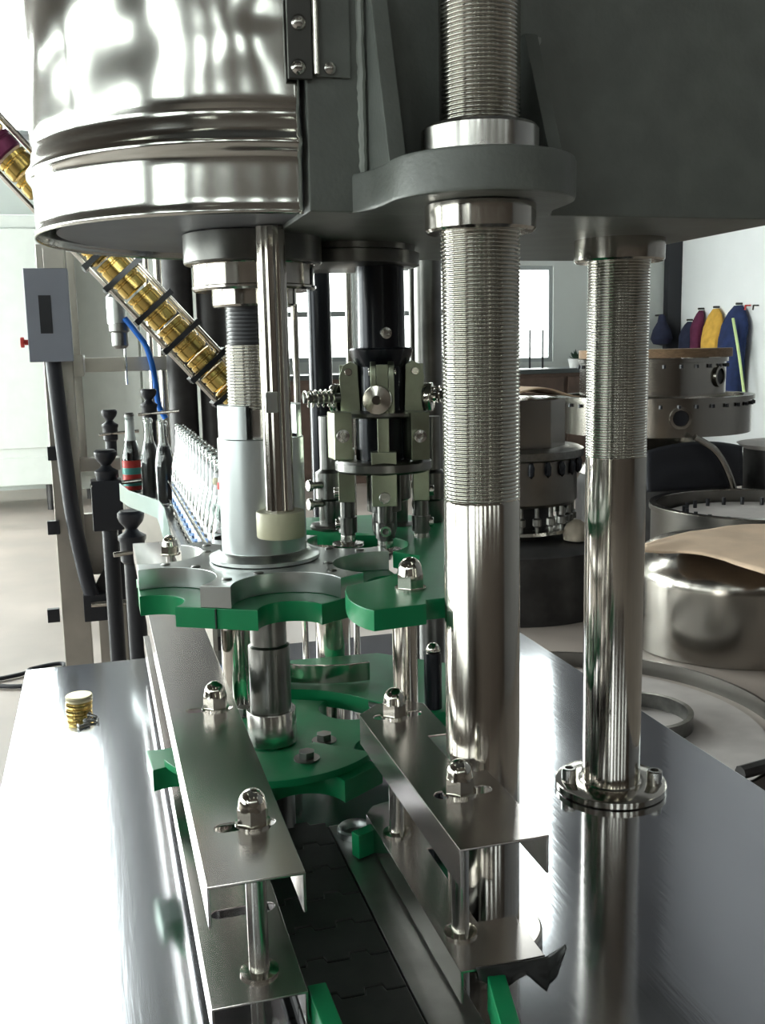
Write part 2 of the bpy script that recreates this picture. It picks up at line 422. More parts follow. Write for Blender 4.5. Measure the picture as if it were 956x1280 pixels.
# hinge along the shroud's right edge
hp = at(374, 50, WY-0.004)
hi = obj('hinge', MB().box(hp.x-0.0095, hp.x+0.0095, WY-0.006, WY-0.0015, at(374, 101, WY).z, HT-0.1), 'hinge', head, bevel=0.0008)
for py in (28, 84):
    c = at(373, py, WY-0.006)
    obj('rivet', MB().lathe([(0, 0), (0.0062, 0), (0.0058, 0.002), (0.0035, 0.0042), (0, 0.005)], (c.x, WY-0.005, c.z), 16, (0,-1,0)), 'steel', hi)
c = at(394, 50, WY-0.004)
obj('hinge_pin', MB().cyl((c.x, WY-0.005, at(394, 96, WY).z), (c.x, WY-0.005, HT-0.1), 0.0028, 12, 0.0006), 'nut', hi)
c = at(420, 40, WY)
obj('hinge_leaf', MB().box(c.x-0.016, c.x+0.010, WY-0.003, WY+0.001, at(420, 98, WY).z, HT-0.1), 'paint', head, bevel=0.0006)
c = at(412, 86, WY-0.003)
obj('screw', MB().lathe([(0, 0), (0.0048, 0), (0.0046, 0.002), (0.002, 0.0035), (0, 0.0037)], (c.x, WY-0.003, c.z), 14, (0,-1,0)), 'steel', head)
# lug plate that holds the near column, two gussets
NX, NY = 0.292, 0.740
lug = arc(NX, NY, 0.072, 182, 356, 30) + [(0.366, 0.765), (0.374, 0.790), (0.384, 0.806), (0.203, 0.806), (0.212, 0.793), (0.2175, 0.775), (0.2195, 0.758)]
plate('lug_plate', lug, HB-0.001, HB+0.030, 'paint', head, bevel=0.003)
def gusset(x, th, y_low, y_top, ztop):
    m = Matrix(((0,0,1,0),(1,0,0,0),(0,1,0,0),(0,0,0,1)))
    g = MB().prism([(WY+0.003, HB+0.028), (y_low, HB+0.028), (y_top, ztop), (WY+0.003, ztop)], x-th/2, x+th/2, m)
    return obj('gusset', g, 'paint', head, bevel=0.0015)
gusset(0.228, 0.014, 0.742, 0.788, HB+0.165)
gusset(0.3555, 0.012, 0.735, 0.788, HB+0.140)
for x, zt in ((0.2165, HB+0.165), (0.3655, HB+0.14)):             # weld beads
    rr = [0.0034+0.0012*noise.noise(Vector((k*0.9, x*50, 0))) for k in range(42)]
    obj('weld_bead', MB().tube([(x+0.0012*noise.noise(Vector((k*0.5, 3, x))), WY-0.0005, HB+0.004+(zt-HB-0.004)*k/41) for k in range(42)], rr, 8, 1), 'weld', head)

# ================================================================== COLUMNS
col = thing('support_column', 'polished threaded column nearest the camera, in front of the grey head', 'column', (NX, NY, ZT))
r = 0.0305
obj('shaft', MB().lathe([(r, ZT+0.012), (r, 1.279), (r-0.001, 1.281)], (NX, NY, 0), 56), 'chrome', col)
obj('thread', MB().lathe(ring_prof(r, 1.281, 1.95, 0.0030, 0.0012), (NX, NY, 0), 64), 'thread', col, sharp=89)
obj('base_flange', MB().lathe([(0.048, ZT), (0.050, ZT+0.002), (0.050, ZT+0.010), (0.048, ZT+0.012)], (NX, NY, 0), 48), 'chrome', col)
obj('lock_nut', MB().lathe([(0.0405, 1.487), (0.0425, 1.489), (0.0425, HB-0.002), (r, HB-0.0015)], (NX, NY, 0), 56), 'chrome', col)
obj('upper_nut', MB().lathe([(0.0445, HB+0.0295), (0.0445, HB+0.052), (0.0425, HB+0.0545), (r, HB+0.0545)], (NX, NY, 0), 56), 'steel', col)

def cap_screw(parent, x, y, z, rr=0.0085, h=0.016, m='steel'):
    s_ = MB().lathe([(rr, z), (rr, z+h-0.001), (rr-0.001, z+h), (rr*0.55, z+h), (rr*0.55, z+h*0.45), (0, z+h*0.45)], (x, y, 0), 20)
    return obj('socket_screw', s_, m, parent)

FX, FY = 0.540, 0.972
fcol = thing('support_column', 'polished threaded column bolted to the open right side of the table', 'column', (FX, FY, ZT))
r2 = 0.0325
obj('shaft', MB().lathe([(r2, ZT+0.008), (r2, 1.281)], (FX, FY, 0), 56), 'chrome', fcol)
obj('thread', MB().lathe(ring_prof(r2, 1.281, HB-0.01, 0.0030, 0.0012), (FX, FY, 0), 56), 'thread', fcol, sharp=89)
obj('base_flange', MB().lathe([(0.060, ZT), (0.0625, ZT+0.0015), (0.0625, ZT+0.008), (0.060, ZT+0.0095), (r2+0.002, ZT+0.0095), (r2, ZT+0.011)], (FX, FY, 0), 56), 'chrome', fcol)
obj('lock_nut', MB().lathe([(0.045, 1.486), (0.047, 1.488), (0.047, HB+0.001), (0.03, HB+0.001)], (FX, FY, 0), 48), 'chrome', fcol)
for a in (168, 326, 50):
    cap_screw(fcol, FX+0.0485*math.cos(R(a)), FY+0.0485*math.sin(R(a)), ZT+0.0095)

# ================================================================== GUIDE RAIL CHANNELS
def channel(name, label, x0, x1, y0, y1, ztop, fl, holes, outline=None, flanges=None, th=0.002, group=None):
    """folded sheet channel, open downwards: web with slots, two flanges"""
    root = thing(name, label, 'guide rail', ((x0+x1)/2, y0, ztop-fl), group)
    plate('web', outline or [(x0,y0),(x1,y0),(x1,y1),(x0,y1)], ztop-th, ztop, 'rail', root, holes, bevel=0.0005)
    for xa, ya, yb in (flanges or [(x0, y0, y1), (x1-th, y0, y1)]):
        obj('flange', MB().box(xa, xa+th, ya, yb, ztop-fl, ztop-0.0012), 'rail', root, bevel=0.0004)
    return root
ZU, ZL = 1.070, 0.955
ulN = [(0.0905, 0.912), (0.0885, 0.667)]
urN = [(0.2445, 0.838), (0.2445, 0.668)]
channel('guide_channel', 'long brushed steel channel on the left of the conveyor, upper one with acorn nuts', 0.0475, 0.1105, 0.590, 1.80, ZU, 0.028,
        [slot(x-0.006, y, 0.044, 0.0068) for x, y in ulN])
channel('guide_channel', 'lower brushed steel channel on the left of the conveyor, beside the mirror table', 0.0500, 0.1175, 0.634, 1.60, ZL, 0.026,
        [slot(x-0.003, y, 0.052, 0.0068) for x, y in ((0.0905, 0.912), (0.0915, 0.752))])
# right pair: the upper one is cut out round the near column
uo = [(0.2145, 0.586), (0.2795, 0.586), (0.2795, 0.700), (0.258, 0.700), (0.258, 0.782), (0.2795, 0.782), (0.2795, 0.860), (0.262, 0.878), (0.236, 0.872), (0.2145, 0.850)]
channel('guide_channel', 'short brushed steel channel at the foot of the near column, upper one', 0.2145, 0.2795, 0.586, 0.86, ZU, 0.028,
        [slot(x+0.003, y, 0.046, 0.0068) for x, y in urN], uo,
        [(0.2145, 0.586, 0.850), (0.2775, 0.586, 0.700), (0.2775, 0.782, 0.860)])
lo = [(0.2275, 0.622), (0.2940, 0.622), (0.2940, 0.678), (0.262, 0.678), (0.262, 0.802), (0.2940, 0.802), (0.2940, 0.885), (0.255, 0.905), (0.238, 0.900), (0.2275, 0.885)]
channel('guide_channel', 'short brushed steel channel at the foot of the near column, lower one', 0.2275, 0.2940, 0.622, 0.885, ZL, 0.026,
        [], lo, [(0.2275, 0.622, 0.885), (0.292, 0.622, 0.678), (0.292, 0.802, 0.885)])

def acorn(mb, x, y, z, rr=0.0125):
    mb.lathe([(rr*1.12, z), (rr*1.12, z+0.0018), (rr*0.95, z+0.0020)], (x, y, 0), 28)                     # washer
    mb.hexp((x, y, z+0.002), rr*1.02, rr*0.95, rot=0.25)
    zz = z+0.002+rr*0.95
    mb.lathe([(rr*0.93, zz-0.001)] + [(rr*0.86*math.cos(a), zz+rr*0.25+rr*0.92*math.sin(a)) for a in [i*PI/2/9 for i in range(10)]], (x, y, 0), 28)
    return mb

def stud(label, x, y, z0, ztop, rod=0.0068, collars=(), grp=None, rr=0.0115, cz=None):
    root = thing('spacer_stud', label, 'stud', (x, y, z0), grp)
    obj('rod', MB().cyl((x, y, z0), (x, y, ztop), rod, 24), 'steel', root)
    obj('acorn_nut', acorn(MB(), x, y, ztop, rr), 'nut', root)
    for zc in collars:
        obj('washer', MB().lathe([(rod*1.9, zc), (rod*1.9, zc+0.002), (rod, zc+0.003)], (x, y, 0), 24), 'nut', root)
    return root
stud('spacer stud with acorn nut at the near end of the left upper channel', *ulN[1], ZT, ZU, 0.0075, (ZL,))
stud('spacer stud with acorn nut further back on the left upper channel', *ulN[0], ZT, ZU, 0.0075, (ZL,))
stud('spacer stud with acorn nut right in front of the near column', *urN[1], ZT, ZU, 0.0068, (ZL,))
stud('spacer stud with acorn nut at the far end of the right upper channel', *urN[0], ZT, ZU, 0.0068, (ZL,))

# green guide blocks of the rails
def bar_along(name, pts, wd, z0, z1, label, cat='guide bar'):
    L = [Vector((p[0], p[1], 0)) for p in pts]; lt, rt_ = [], []
    for i, p in enumerate(L):
        d = (L[min(i+1,len(L)-1)]-L[max(i-1,0)]).normalized(); n = Vector((-d.y, d.x, 0))
        lt.append(p+n*wd/2); rt_.append(p-n*wd/2)
    out = [(v.x, v.y) for v in rt_] + [(v.x, v.y) for v in reversed(lt)]
    c = L[len(L)//2]
    o = obj(name, MB().prism(out, z0, z1), 'green', loc=(c.x, c.y, z0), bevel=0.001)
    return tag(o, label, cat)
bar_along('guide_bar', [(0.1265, 0.648), (0.128, 0.560), (0.128, 0.30)], 0.014, 0.925, 0.950, 'green guide bar at the near end of the left rails, at the bottom edge')
bar_along('guide_bar', [(0.2535, 0.618), (0.241, 0.560), (0.205, 0.40), (0.19, 0.30)], 0.0135, 0.922, 0.950, 'green guide bar at the near end of the right rails')
bar_along('guide_bar', arc(0.157, 1.0, 0.152, -52, -70, 8), 0.012, 0.927, 0.951, 'green curved guide under the far end of the right lower channel')

# crumpled dark flap at the end of the lower right channel
_ft = [Vector(at(px_, py_, 0.6205)) for px_, py_ in ((594, 1208), (630, 1203), (660, 1199), (683, 1194), (692, 1183), (700, 1172))]
_fb = [Vector(at(px_, py_, 0.6195)) for px_, py_ in ((598, 1224), (628, 1234), (656, 1216), (680, 1236), (693, 1212), (701, 1176))]
def flap(u, v):
    t_ = u*5; i = min(4, int(t_)); f_ = t_-i
    p = (_ft[i].lerp(_ft[i+1], f_)).lerp(_fb[i].lerp(_fb[i+1], f_), v)
    p.y += -0.001 - 0.006*v*abs(noise.noise(Vector((u*6, v*3, 2)))) - (0.004*(u-0.62)*5 if u > 0.62 else 0)
    return p
f = obj('dark_flap', MB().grid(flap, 25, 8), 'flap', loc=(0.285, 0.62, 0.93))
f.modifiers.new('thickness', 'SOLIDIFY').thickness = 0.0006
tag(f, 'jagged dark flap at the end of the lower right channel', 'film scrap')

# ================================================================== CONVEYOR (chain of interlocking plates)
cv = thing('slat_conveyor', 'dark plastic slat chain conveyor running between the guide rails', 'conveyor', (0.156, 0.30, ZT))
obj('bed', MB().box(0.120, 0.235, 0.20, 0.948, ZT+0.0005, 0.915), 'darkiron', cv)
obj('wear_strip', MB().box(0.1995, 0.2385, 0.20, 0.930, 0.915, 0.9255), 'strip', cv, bevel=0.001)
PITCH = 0.0465; ZC = 0.926
def slat_outline():
    x0, x1, g = 0.1145, 0.1980, 0.0019; w_ = x1-x0; o_ = 0.0075
    xs = [0, 0.20, 0.38, 0.62, 0.80, 1.0]
    fr, bk = [], []
    for k in range(5):
        dy = o_ if k % 2 else 0
        a, b_ = x0+w_*xs[k], x0+w_*xs[k+1]
        fr += [(a + (g if k else 0)*0.5, dy), (b_ - (g if k < 4 else 0)*0.5, dy)]
        bk += [(a + (g if k else 0)*0.5, PITCH-g+dy), (b_ - (g if k < 4 else 0)*0.5, PITCH-g+dy)]
    return fr + bk[::-1]
so = slat_outline()
first = None; y = 0.242
while y < 0.905:
    if first is None:
        first = obj('slat', MB().prism([(px_, py_+y) for px_, py_ in so], 0.916, ZC), "chain", cv, bevel=0.0012); y_first = y
    else:
        s_ = first.copy(); COL.objects.link(s_); s_.parent = cv; s_.location = (0, y-y_first, 0)
    y += PITCH
rg = obj('bush_ring', MB().lathe([(0.013, 0.9257), (0.0185, 0.9257), (0.0185, 0.932), (0.0165, 0.934), (0.0145, 0.932), (0.013, 0.9257)], (0.2215, 0.905, 0), 36, closed=False), 'alum_bright', loc=(0.2215, 0.905, 0.9257))
tag(rg, 'small bright metal ring standing on the worn strip beside the chain', 'ring')

# ================================================================== STAR WHEELS
CX, CY = 0.157, 1.000
def star(rad, prad, pc, rot, chamfer=0.0, n=10):
    """outline of a six-pocket star wheel: straight teeth between round pockets"""
    pts = []
    for k in range(6):
        ac = rot + 60*k                                     # pocket direction
        cx, cy = CX+pc*math.cos(R(ac)), CY+pc*math.sin(R(ac))
        # half angle of the pocket where it meets the outer circle
        ca = (rad*rad+pc*pc-prad*prad)/(2*rad*pc); ha = math.degrees(math.acos(max(-1, min(1, ca))))
        def P(a): return Vector((CX+rad*math.cos(R(a)), CY+rad*math.sin(R(a))))
        p0, p1 = P(ac-ha), P(ac+ha)
        a0 = math.degrees(math.atan2(p0.y-cy, p0.x-cx)); a1 = math.degrees(math.atan2(p1.y-cy, p1.x-cx))
        while a1 > a0: a1 -= 360                            # clockwise: through the side facing the hub
        pts += arc(cx, cy, prad, a0, a1, n*2)
    return pts
sw = thing('star_wheel', 'upper star wheel, silver aluminium plate on a green plate round the tall cylinder', 'star wheel', (CX, CY, 1.152))
hol = [arc(CX, CY, 0.032, 0, 350, 35)]
plate('green_plate', star(0.1345, 0.0300, 0.1375, -90), 1.1525, 1.1722, 'green', sw, hol, bevel=0.0012)
plate('aluminium_plate', star(0.1285, 0.0515, 0.1260, -90), 1.1724, 1.1925, 'alum', sw, hol, bevel=0.0006)
obj('hub_flange', MB().lathe([(0.054, 1.1925), (0.056, 1.1935), (0.056, 1.197), (0.048, 1.200), (0.045, 1.203)], (CX, CY, 0), 56), 'alum', sw)
# joint lines of the green teeth: small screws on the aluminium plate
for a in (-120, -60, 180, 0, 60, 120):
    for rr_, da in ((0.100, 0), (0.075, 16)):
        x, y_ = CX+rr_*math.cos(R(a+da)), CY+rr_*math.sin(R(a+da))
        obj('screw', MB().lathe([(0.0048, 1.1926), (0.0048, 1.1936), (0.0042, 1.1940), (0, 1.1940)], (x, y_, 0), 12), 'dark_steel', sw)
for k in range(6):                                             # butt joints between the green segments
    a = R(-120+60*k); m = Matrix.Translation((CX, CY, 0)) @ Matrix.Rotation(a, 4, 'Z')
    apo = 0.1345*math.cos(R(18)) + 0.0012
    obj('joint', MB().box(apo-0.004, apo+0.0010, -0.0006, 0.0006, 1.1532, 1.1716, m), 'groove', sw)
spn = thing('drive_spindle', 'tall turned aluminium cylinder with threaded rod rising from the upper star wheel', 'spindle', (CX, CY, ZT))
cr_ = 0.0430
obj('sleeve', MB().lathe([(cr_, 1.203), (cr_, 1.316), (cr_-0.001, 1.317), (0.0315, 1.317), (0.0315, 1.203)], (CX, CY, 0), 64), 'alum_bright', spn)
obj('sleeve_shell', MB().lathe([(cr_-0.0015, 1.317), (cr_-0.0015, 1.349), (0.0315, 1.349), (0.0315, 1.317), (cr_-0.0015, 1.317)], (CX, CY, 0), 30, a0=R(150), a1=R(243), closed=False), 'alum_bright', spn)
obj('sleeve_shell', MB().lathe([(cr_-0.0015, 1.317), (cr_-0.0015, 1.349), (0.0315, 1.349), (0.0315, 1.317), (cr_-0.0015, 1.317)], (CX, CY, 0), 30, a0=R(-40), a1=R(50), closed=False), 'alum_bright', spn)
obj('rod', MB().lathe([(0.0300, 1.20), (0.0300, 1.345)], (CX, CY, 0), 40), 'steel', spn)
obj('thread', MB().lathe(ring_prof(0.0312, 1.345, 1.408, 0.0031, 0.0012), (CX, CY, 0), 44), 'thread', spn, sharp=89)
obj('bellows', MB().lathe(ring_prof(0.0290, 1.408, 1.446, 0.0036, 0.0010), (CX, CY, 0), 44), 'black', spn, sharp=89)
obj('hub', MB().lathe([(0.040, 1.444), (0.0415, 1.446), (0.0415, 1.460)], (CX, CY, 0), 44), 'chrome', spn)
obj('bearing_ring', MB().lathe([(0.058, 1.459), (0.0605, 1.461), (0.0605, 1.463), (0.0590, 1.464), (0.0590, 1.483), (0.0600, 1.484)], (CX, CY, 0), 64), 'chrome', spn)
obj('bearing_cap', MB().lathe([(0.0660, 1.4845), (0.0672, 1.486), (0.0672, HB+0.003), (0.05, HB+0.003)], (CX, CY, 0), 64), 'dark_steel', spn)
obj('lower_shaft', MB().lathe([(0.0215, ZT), (0.0215, 1.10), (0.0185, 1.102), (0.0185, 1.155)], (CX, CY, 0), 40), 'dark_steel', spn)
obj('lower_collar', MB().lathe([(0.026, 0.996), (0.026, 1.030), (0.0255, 1.031), (0.0215, 1.031)], (CX, CY, 0), 40), 'steel', spn)

lw = thing('star_wheel', 'lower dark green star wheel just above the conveyor chain', 'star wheel', (CX, CY, 0.972))
plate('green_plate', star(0.1310, 0.0400, 0.1290, -26), 0.972, 0.9945, 'green', lw, [arc(CX, CY, 0.022, 0, 350, 35)], bevel=0.0012)
plate('upper_segment', arc(CX, CY, 0.118, 195, 318, 24) + arc(CX, CY, 0.050, 318, 195, 12), 0.9946, 1.002, 'green', lw, bevel=0.0008)
for x, y_ in ((0.1785, 0.925), (0.209, 0.983), (0.108, 0.93), (0.14, 1.09)):
    bz = 1.002 if math.hypot(x-CX, y_-CY) < 0.117 and y_ < 0.97 else 0.9945
    sb = obj('hex_bolt', MB().hexp((x, y_, bz+0.0015), 0.0085, 0.007, rot=0.3), 'dark_steel', lw, bevel=0.0005)
    obj('washer', MB().lathe([(0.013, bz), (0.013, bz+0.0015), (0.005, bz+0.0016)], (x, y_, 0), 20), 'dark_steel', sb)

# ================================================================== UPPER GUIDE PLATE (right of the star) with posts
gp = thing('guide_plate', 'thick green guide plate with an acorn nut, right of the upper star wheel', 'guide plate', (0.33, 0.95, 1.172))
inner = arc(CX, CY, 0.160, 88, 32, 10) + arc(0.262, 1.032, 0.056, 84, -62, 14) + arc(CX, CY, 0.158, -18, -72, 12)
outer = [(0.2005, 0.835), (0.1975, 0.820), (0.1955, 0.805), (0.1955, 0.792), (0.1972, 0.779), (0.2005, 0.767), (0.2055, 0.758), (0.252, 0.7635), (0.256, 0.776), (0.324, 0.780), (0.352, 0.85), (0.395, 0.95), (0.43, 1.05), (0.43, 1.12), (0.36, 1.215), (0.20, 1.235), (0.15, 1.20)]
plate('plate', inner[:] + outer, 1.1745, 1.1925, 'green', gp, bevel=0.001)
obj('acorn_nut', acorn(MB(), 0.2555, 0.818, 1.1925, 0.0125), 'nut', gp)
obj('post', MB().cyl((0.272, 0.892, ZT), (0.272, 0.892, 1.1745), 0.0122, 28), 'chrome', gp)
obj('post', MB().cyl((0.405, 1.10, 1.002), (0.405, 1.10, 1.1745), 0.014, 24), 'chrome', gp)
obj('post', MB().cyl((0.20, 1.215, 1.002), (0.20, 1.215, 1.1745), 0.014, 24), 'chrome', gp)
# small black post with a bright ball, seen right of that post
sp_ = at(541, 845, 1.02)
pr = thing('guide_stop', 'small dark post with a bright ball top behind the near column', 'post', (sp_.x, 1.02, ZT))
obj('post', MB().cyl((sp_.x, 1.02, ZT), (sp_.x, 1.02, at(541, 815, 1.02).z), 0.010, 20), 'black_oxide', pr)
bz = at(541, 812, 1.02)
obj('ball', MB().lathe([(0, -0.008)] + [(0.008*math.cos(a), 0.008*math.sin(a)) for a in [R(-75+15*i) for i in range(11)]] + [(0, 0.008)], (bz.x, 1.02, bz.z), 20), 'nut', pr)

# lower guide behind the lower star: green plate and curved steel band
lg = thing('guide_plate', 'lower green guide plate with a curved steel band, behind the lower star wheel', 'guide plate', (0.29, 1.12, 0.98))
gpt = arc(CX, CY, 0.142, 78, 28, 12) + [(0.335, 1.005), (0.372, 1.00), (0.41, 1.02), (0.42, 1.16), (0.34, 1.24), (0.19, 1.25)]
plate('plate', gpt, 0.982, 1.002, 'green', lg, bevel=0.001)
bandpts = [(0.186, 1.172), (0.200, 1.160), (0.222, 1.146), (0.247, 1.136), (0.275, 1.131), (0.300, 1.132)]
bb = MB()
vv = []
for i, (x, y_) in enumerate(bandpts): vv.append((x, y_))
off = [(x+0.0006, y_+0.0035) for x, y_ in vv]
bb.prism(vv + off[::-1], 1.003, 1.026)
obj('band', bb, 'chrome', lg, bevel=0.0008)
for x, y_ in ((0.21, 1.185), (0.37, 1.18)):
    obj('post', MB().cyl((x, y_, ZT), (x, y_, 0.983), 0.011, 20), 'steel', lg)
obj('adjust_block', MB().lathe([(0.020, 0.995), (0.021, 0.997), (0.021, 1.000)], (0.30, 1.06, 0), 24), 'dark_steel', lg)

# ================================================================== VERTICAL BARS BETWEEN TABLE AND HEAD
def pole(label, x, y, z0, z1, rad, m, seg=32, name='guide_pole', cat='pole'):
    o = obj(name, MB().cyl((x, y, z0), (x, y, z1), rad, seg), m, loc=(x, y, z0))
    return tag(o, label, cat)
# fluted front bar with cream nylon bush
bp_ = at(345, 500, 0.925)
fb = thing('lifting_bar', 'polished vertical bar with a cream nylon bush in front of the aluminium cylinder', 'bar', (bp_.x, 0.925, 1.22))
def flutes():
    out = []
    for i in range(48):
        a = 2*PI*i/48; rr_ = 0.0136
        if 200 < math.degrees(a) < 340 and int(math.degrees(a)/12) % 2: rr_ -= 0.0007
        out.append((bp_.x+rr_*math.cos(a), 0.925+rr_*math.sin(a)))
    return out
zb = at(345, 640, 0.925).z
obj('shaft', MB().prism(flutes(), zb-0.005, HB+0.003), 'chrome', fb, sharp=50)
zt_ = at(345, 663, 0.925).z
obj('bush', MB().lathe([(0.0222, zt_-0.006), (0.0228, zt_-0.005), (0.0228, zb), (0.0222, zb+0.001), (0.0138, zb+0.001)], (bp_.x, 0.925, 0), 40), 'nylon', fb)
cl = at(340, 503, 0.9125)
obj('clip', MB().box(cl.x-0.0065, cl.x+0.0045, 0.9095, 0.914, cl.z-0.0095, cl.z+0.0095), 'alum', fb, bevel=0.0008)

p = at(298, 850, 1.17)
pole('polished green-tinged pole behind the left upper channel, below the upper star wheel', p.x, 1.17, ZT, 1.150, 0.0185, 'chrome')
p = at(417, 820, 1.28); pole('thick polished pole behind the star wheels, left of the white gap', p.x, 1.28, ZT, 1.170, 0.0235, 'chrome')
p = at(401, 480, 1.42); pole('dark rear pole left of the capping head', p.x, 1.42, ZT, 1.62, 0.017, 'black_oxide')
p = at(438, 480, 1.46); pole('slim bright rear pole left of the capping head', p.x, 1.46, ZT, 1.62, 0.005, 'chrome')
p = at(371, 480, 1.35); pole('slim bright rear pole just right of the aluminium cylinder', p.x, 1.35, ZT, 1.62, 0.0045, 'chrome')
p = at(516, 480, 1.40); pole('slim dark rear pole between capping head and near column', p.x, 1.40, ZT, 1.62, 0.004, 'dark_steel')
p = at(535, 480, 1.46); pole('thick dark rear pole just left of the near column', p.x, 1.46, ZT, 1.62, 0.022, 'dark_steel')
for px_, rad_, lab in ((228, 0.062, 'broad dark rear column behind the bottles, left one'), (268, 0.062, 'broad dark rear column behind the bottles, right one')):
    p = at(px_, 480, 4.4); pole(lab, p.x, 4.4, 0.0, 2.6, rad_, 'darkiron')

# ================================================================== CAPPING HEAD
HY = 1.06
hx = at(477, 480, HY).x
def zz(py): return at(477, py, HY).z
cp = thing('capping_head', 'roll-on capping head with jointed arms and rollers hanging under the head', 'capping head', (hx, HY, 1.20))
obj('mount_disc', MB().lathe([(0.0730, zz(334)), (0.0745, zz(333)), (0.0745, zz(318)), (0.070, zz(316)), (0.070, HB+0.004)], (hx-0.030, HY+0.01, 0), 56), 'dark_steel', cp)
obj('sleeve', MB().lathe([(0.0265, zz(440)), (0.0265, zz(325)), (0.032, zz(322))], (hx, HY, 0), 40), 'black_oxide', cp)
obj('skirt', MB().lathe([(0.0270, zz(458)), (0.0335, zz(444)), (0.0350, zz(437)), (0.0335, zz(435)), (0.0265, zz(434))], (hx, HY, 0), 40), 'black_oxide', cp)
sk = MB().lathe([(0.006, 0), (0.006, 0.007), (0.0033, 0.0075), (0.0033, 0.004), (0, 0.004)], (hx-0.003, HY-0.026, zz(417)), 16, (0,-1,0))
obj('socket_screw', sk, 'steel', cp)
obj('body', MB().lathe([(0.0285, zz(590)), (0.0300, zz(588)), (0.0300, zz(520)), (0.026, zz(517)), (0.026, zz(456))], (hx, HY, 0), 40), 'black_oxide', cp)
obj('cage', MB().lathe([(0.050, zz(588)), (0.0535, zz(585)), (0.0535, zz(576)), (0.050, zz(573)), (0.031, zz(573))], (hx, HY, 0), 44), 'dark_steel', cp)
obj('cage', MB().lathe([(0.046, zz(520)), (0.048, zz(518)), (0.048, zz(514)), (0.030, zz(512))], (hx, HY, 0), 44), 'dark_steel', cp)
obj('spindle', MB().lathe([(0.012, zz(668)), (0.014, zz(660)), (0.014, zz(640)), (0.019, zz(638)), (0.019, zz(590))], (hx, HY, 0), 28), 'dark_steel', cp)
def arm(ang, lift=0.0):
    """one jointed arm in its own radial frame: x outward, y tangential; the pieces are parts of the head"""
    m = Matrix.Translation((hx, HY, 0)) @ Matrix.Rotation(R(ang), 4, 'Z')
    def T(b): bmesh.ops.transform(b.bm, matrix=m, verts=b.bm.verts[:]); return b
    zA, zB, zC, zD = zz(455), zz(510), zz(598), zz(625)
    for s_ in (-1, 1):                                     # clevis cheeks
        ch = MB(); ym = s_*0.0095
        prf = [(0.024, zB-0.004), (0.044, zB-0.004), (0.046, zz(470)), (0.042, zz(456)), (0.034, zz(451)), (0.026, zz(456))]
        mm = Matrix(((1,0,0,0),(0,0,1,0),(0,1,0,0),(0,0,0,1)))
        ch.prism(prf, ym-0.003, ym+0.003, mm)
        obj('clevis_cheek', T(ch), 'olive_steel', cp, bevel=0.0006)
    obj('pivot_pin', T(MB().cyl((0.036, -0.0145, zz(464)), (0.036, 0.0145, zz(464)), 0.0042, 16, 0.0006)), 'nut', cp)
    a_ = obj('arm_bar', T(MB().box(0.034, 0.0455, -0.0062, 0.0062, zz(580), zA)), 'olive_steel', cp, bevel=0.0008)
    obj('arm_block', T(MB().box(0.032, 0.0500, -0.0135, 0.0135, zD, zz(560))), 'olive_steel', cp, bevel=0.0010)
    rb = obj('cam_roller', T(MB().lathe([(0.0040, 0), (0.0150, 0), (0.0155, 0.0008), (0.0155, 0.0085), (0.0148, 0.0095), (0.005, 0.0105), (0.0045, 0.013), (0, 0.013)], (0.046, -0.004, zz(497)), 32, (1,-0.25,0))), 'nut', cp)
    for zq, yo in ((zz(614), 0.0), (zz(654), 0.0)):
        scw = MB().lathe([(0.0062, 0), (0.0062, 0.006), (0.0056, 0.0066), (0.0034, 0.0066), (0.0034, 0.003), (0, 0.003)], (0.0490 if zq > zz(640) else 0.048, yo, zq), 18, (1,0,0))
        obj('socket_screw', T(scw), 'steel', cp)
    obj('finger', T(MB().cyl((0.041, 0, zz(668)), (0.041, 0, zD+0.001), 0.0082, 20).cyl((0.041, 0, zz(664)), (0.041, 0, zz(645)), 0.0105, 20)), 'dark_steel', cp)
    obj('roller_disc', T(MB().lathe([(0.006, zz(690)), (0.008, zz(684)), (0.0175, zz(681)), (0.0185, zz(679)), (0.0175, zz(677)), (0.009, zz(675)), (0.0085, zz(667))], (0.041, 0, 0), 28)), 'steel', cp)
for a in (-105, -15, 165, 75): arm(a)
def spring(x0, x1, y, z, rad, turns):
    n = turns*12
    return MB().tube([(x0+(x1-x0)*i/n, y+rad*math.cos(2*PI*i/12), z+rad*math.sin(2*PI*i/12)) for i in range(n+1)], 0.0012, 6, 1)
zs_ = zz(495)
sp1 = obj('spring', spring(at(380, 495, 1.05).x, at(418, 495, 1.05).x, 1.05, zs_, 0.0085, 6), 'nut', cp)
obj('spring_rod', MB().cyl((at(379, 495, 1.05).x, 1.05, zs_), (at(425, 495, 1.05).x, 1.05, zs_), 0.0048, 14), 'dark_steel', cp)
sp2 = obj('spring', spring(at(536, 495, 1.05).x, at(560, 495, 1.05).x, 1.05, zs_, 0.0085, 4), 'nut', cp)
obj('spring_rod', MB().cyl((at(528, 495, 1.05).x, 1.05, zs_), (at(561, 495, 1.05).x, 1.05, zs_), 0.0048, 14), 'dark_steel', cp)
# cover panels of the cage left and right of the front arm
for x0, x1, m_ in ((416, 440, 'olive_steel'), (512, 536, 'olive_steel')):
    a, b_ = at(x0, 516, 1.012), at(x1, 574, 1.012)
    pn = obj('side_block', MB().box(a.x, b_.x, 1.008, 1.040, b_.z, a.z), m_, cp, bevel=0.001)
    cc = at((x0+x1)/2, 545, 1.006)
    obj('socket_screw', MB().lathe([(0.0068, 0), (0.0068, 0.006), (0.0034, 0.0066), (0.0034, 0.003), (0, 0.003)], (cc.x, 1.008, cc.z), 18, (0,-1,0)), 'steel', pn)

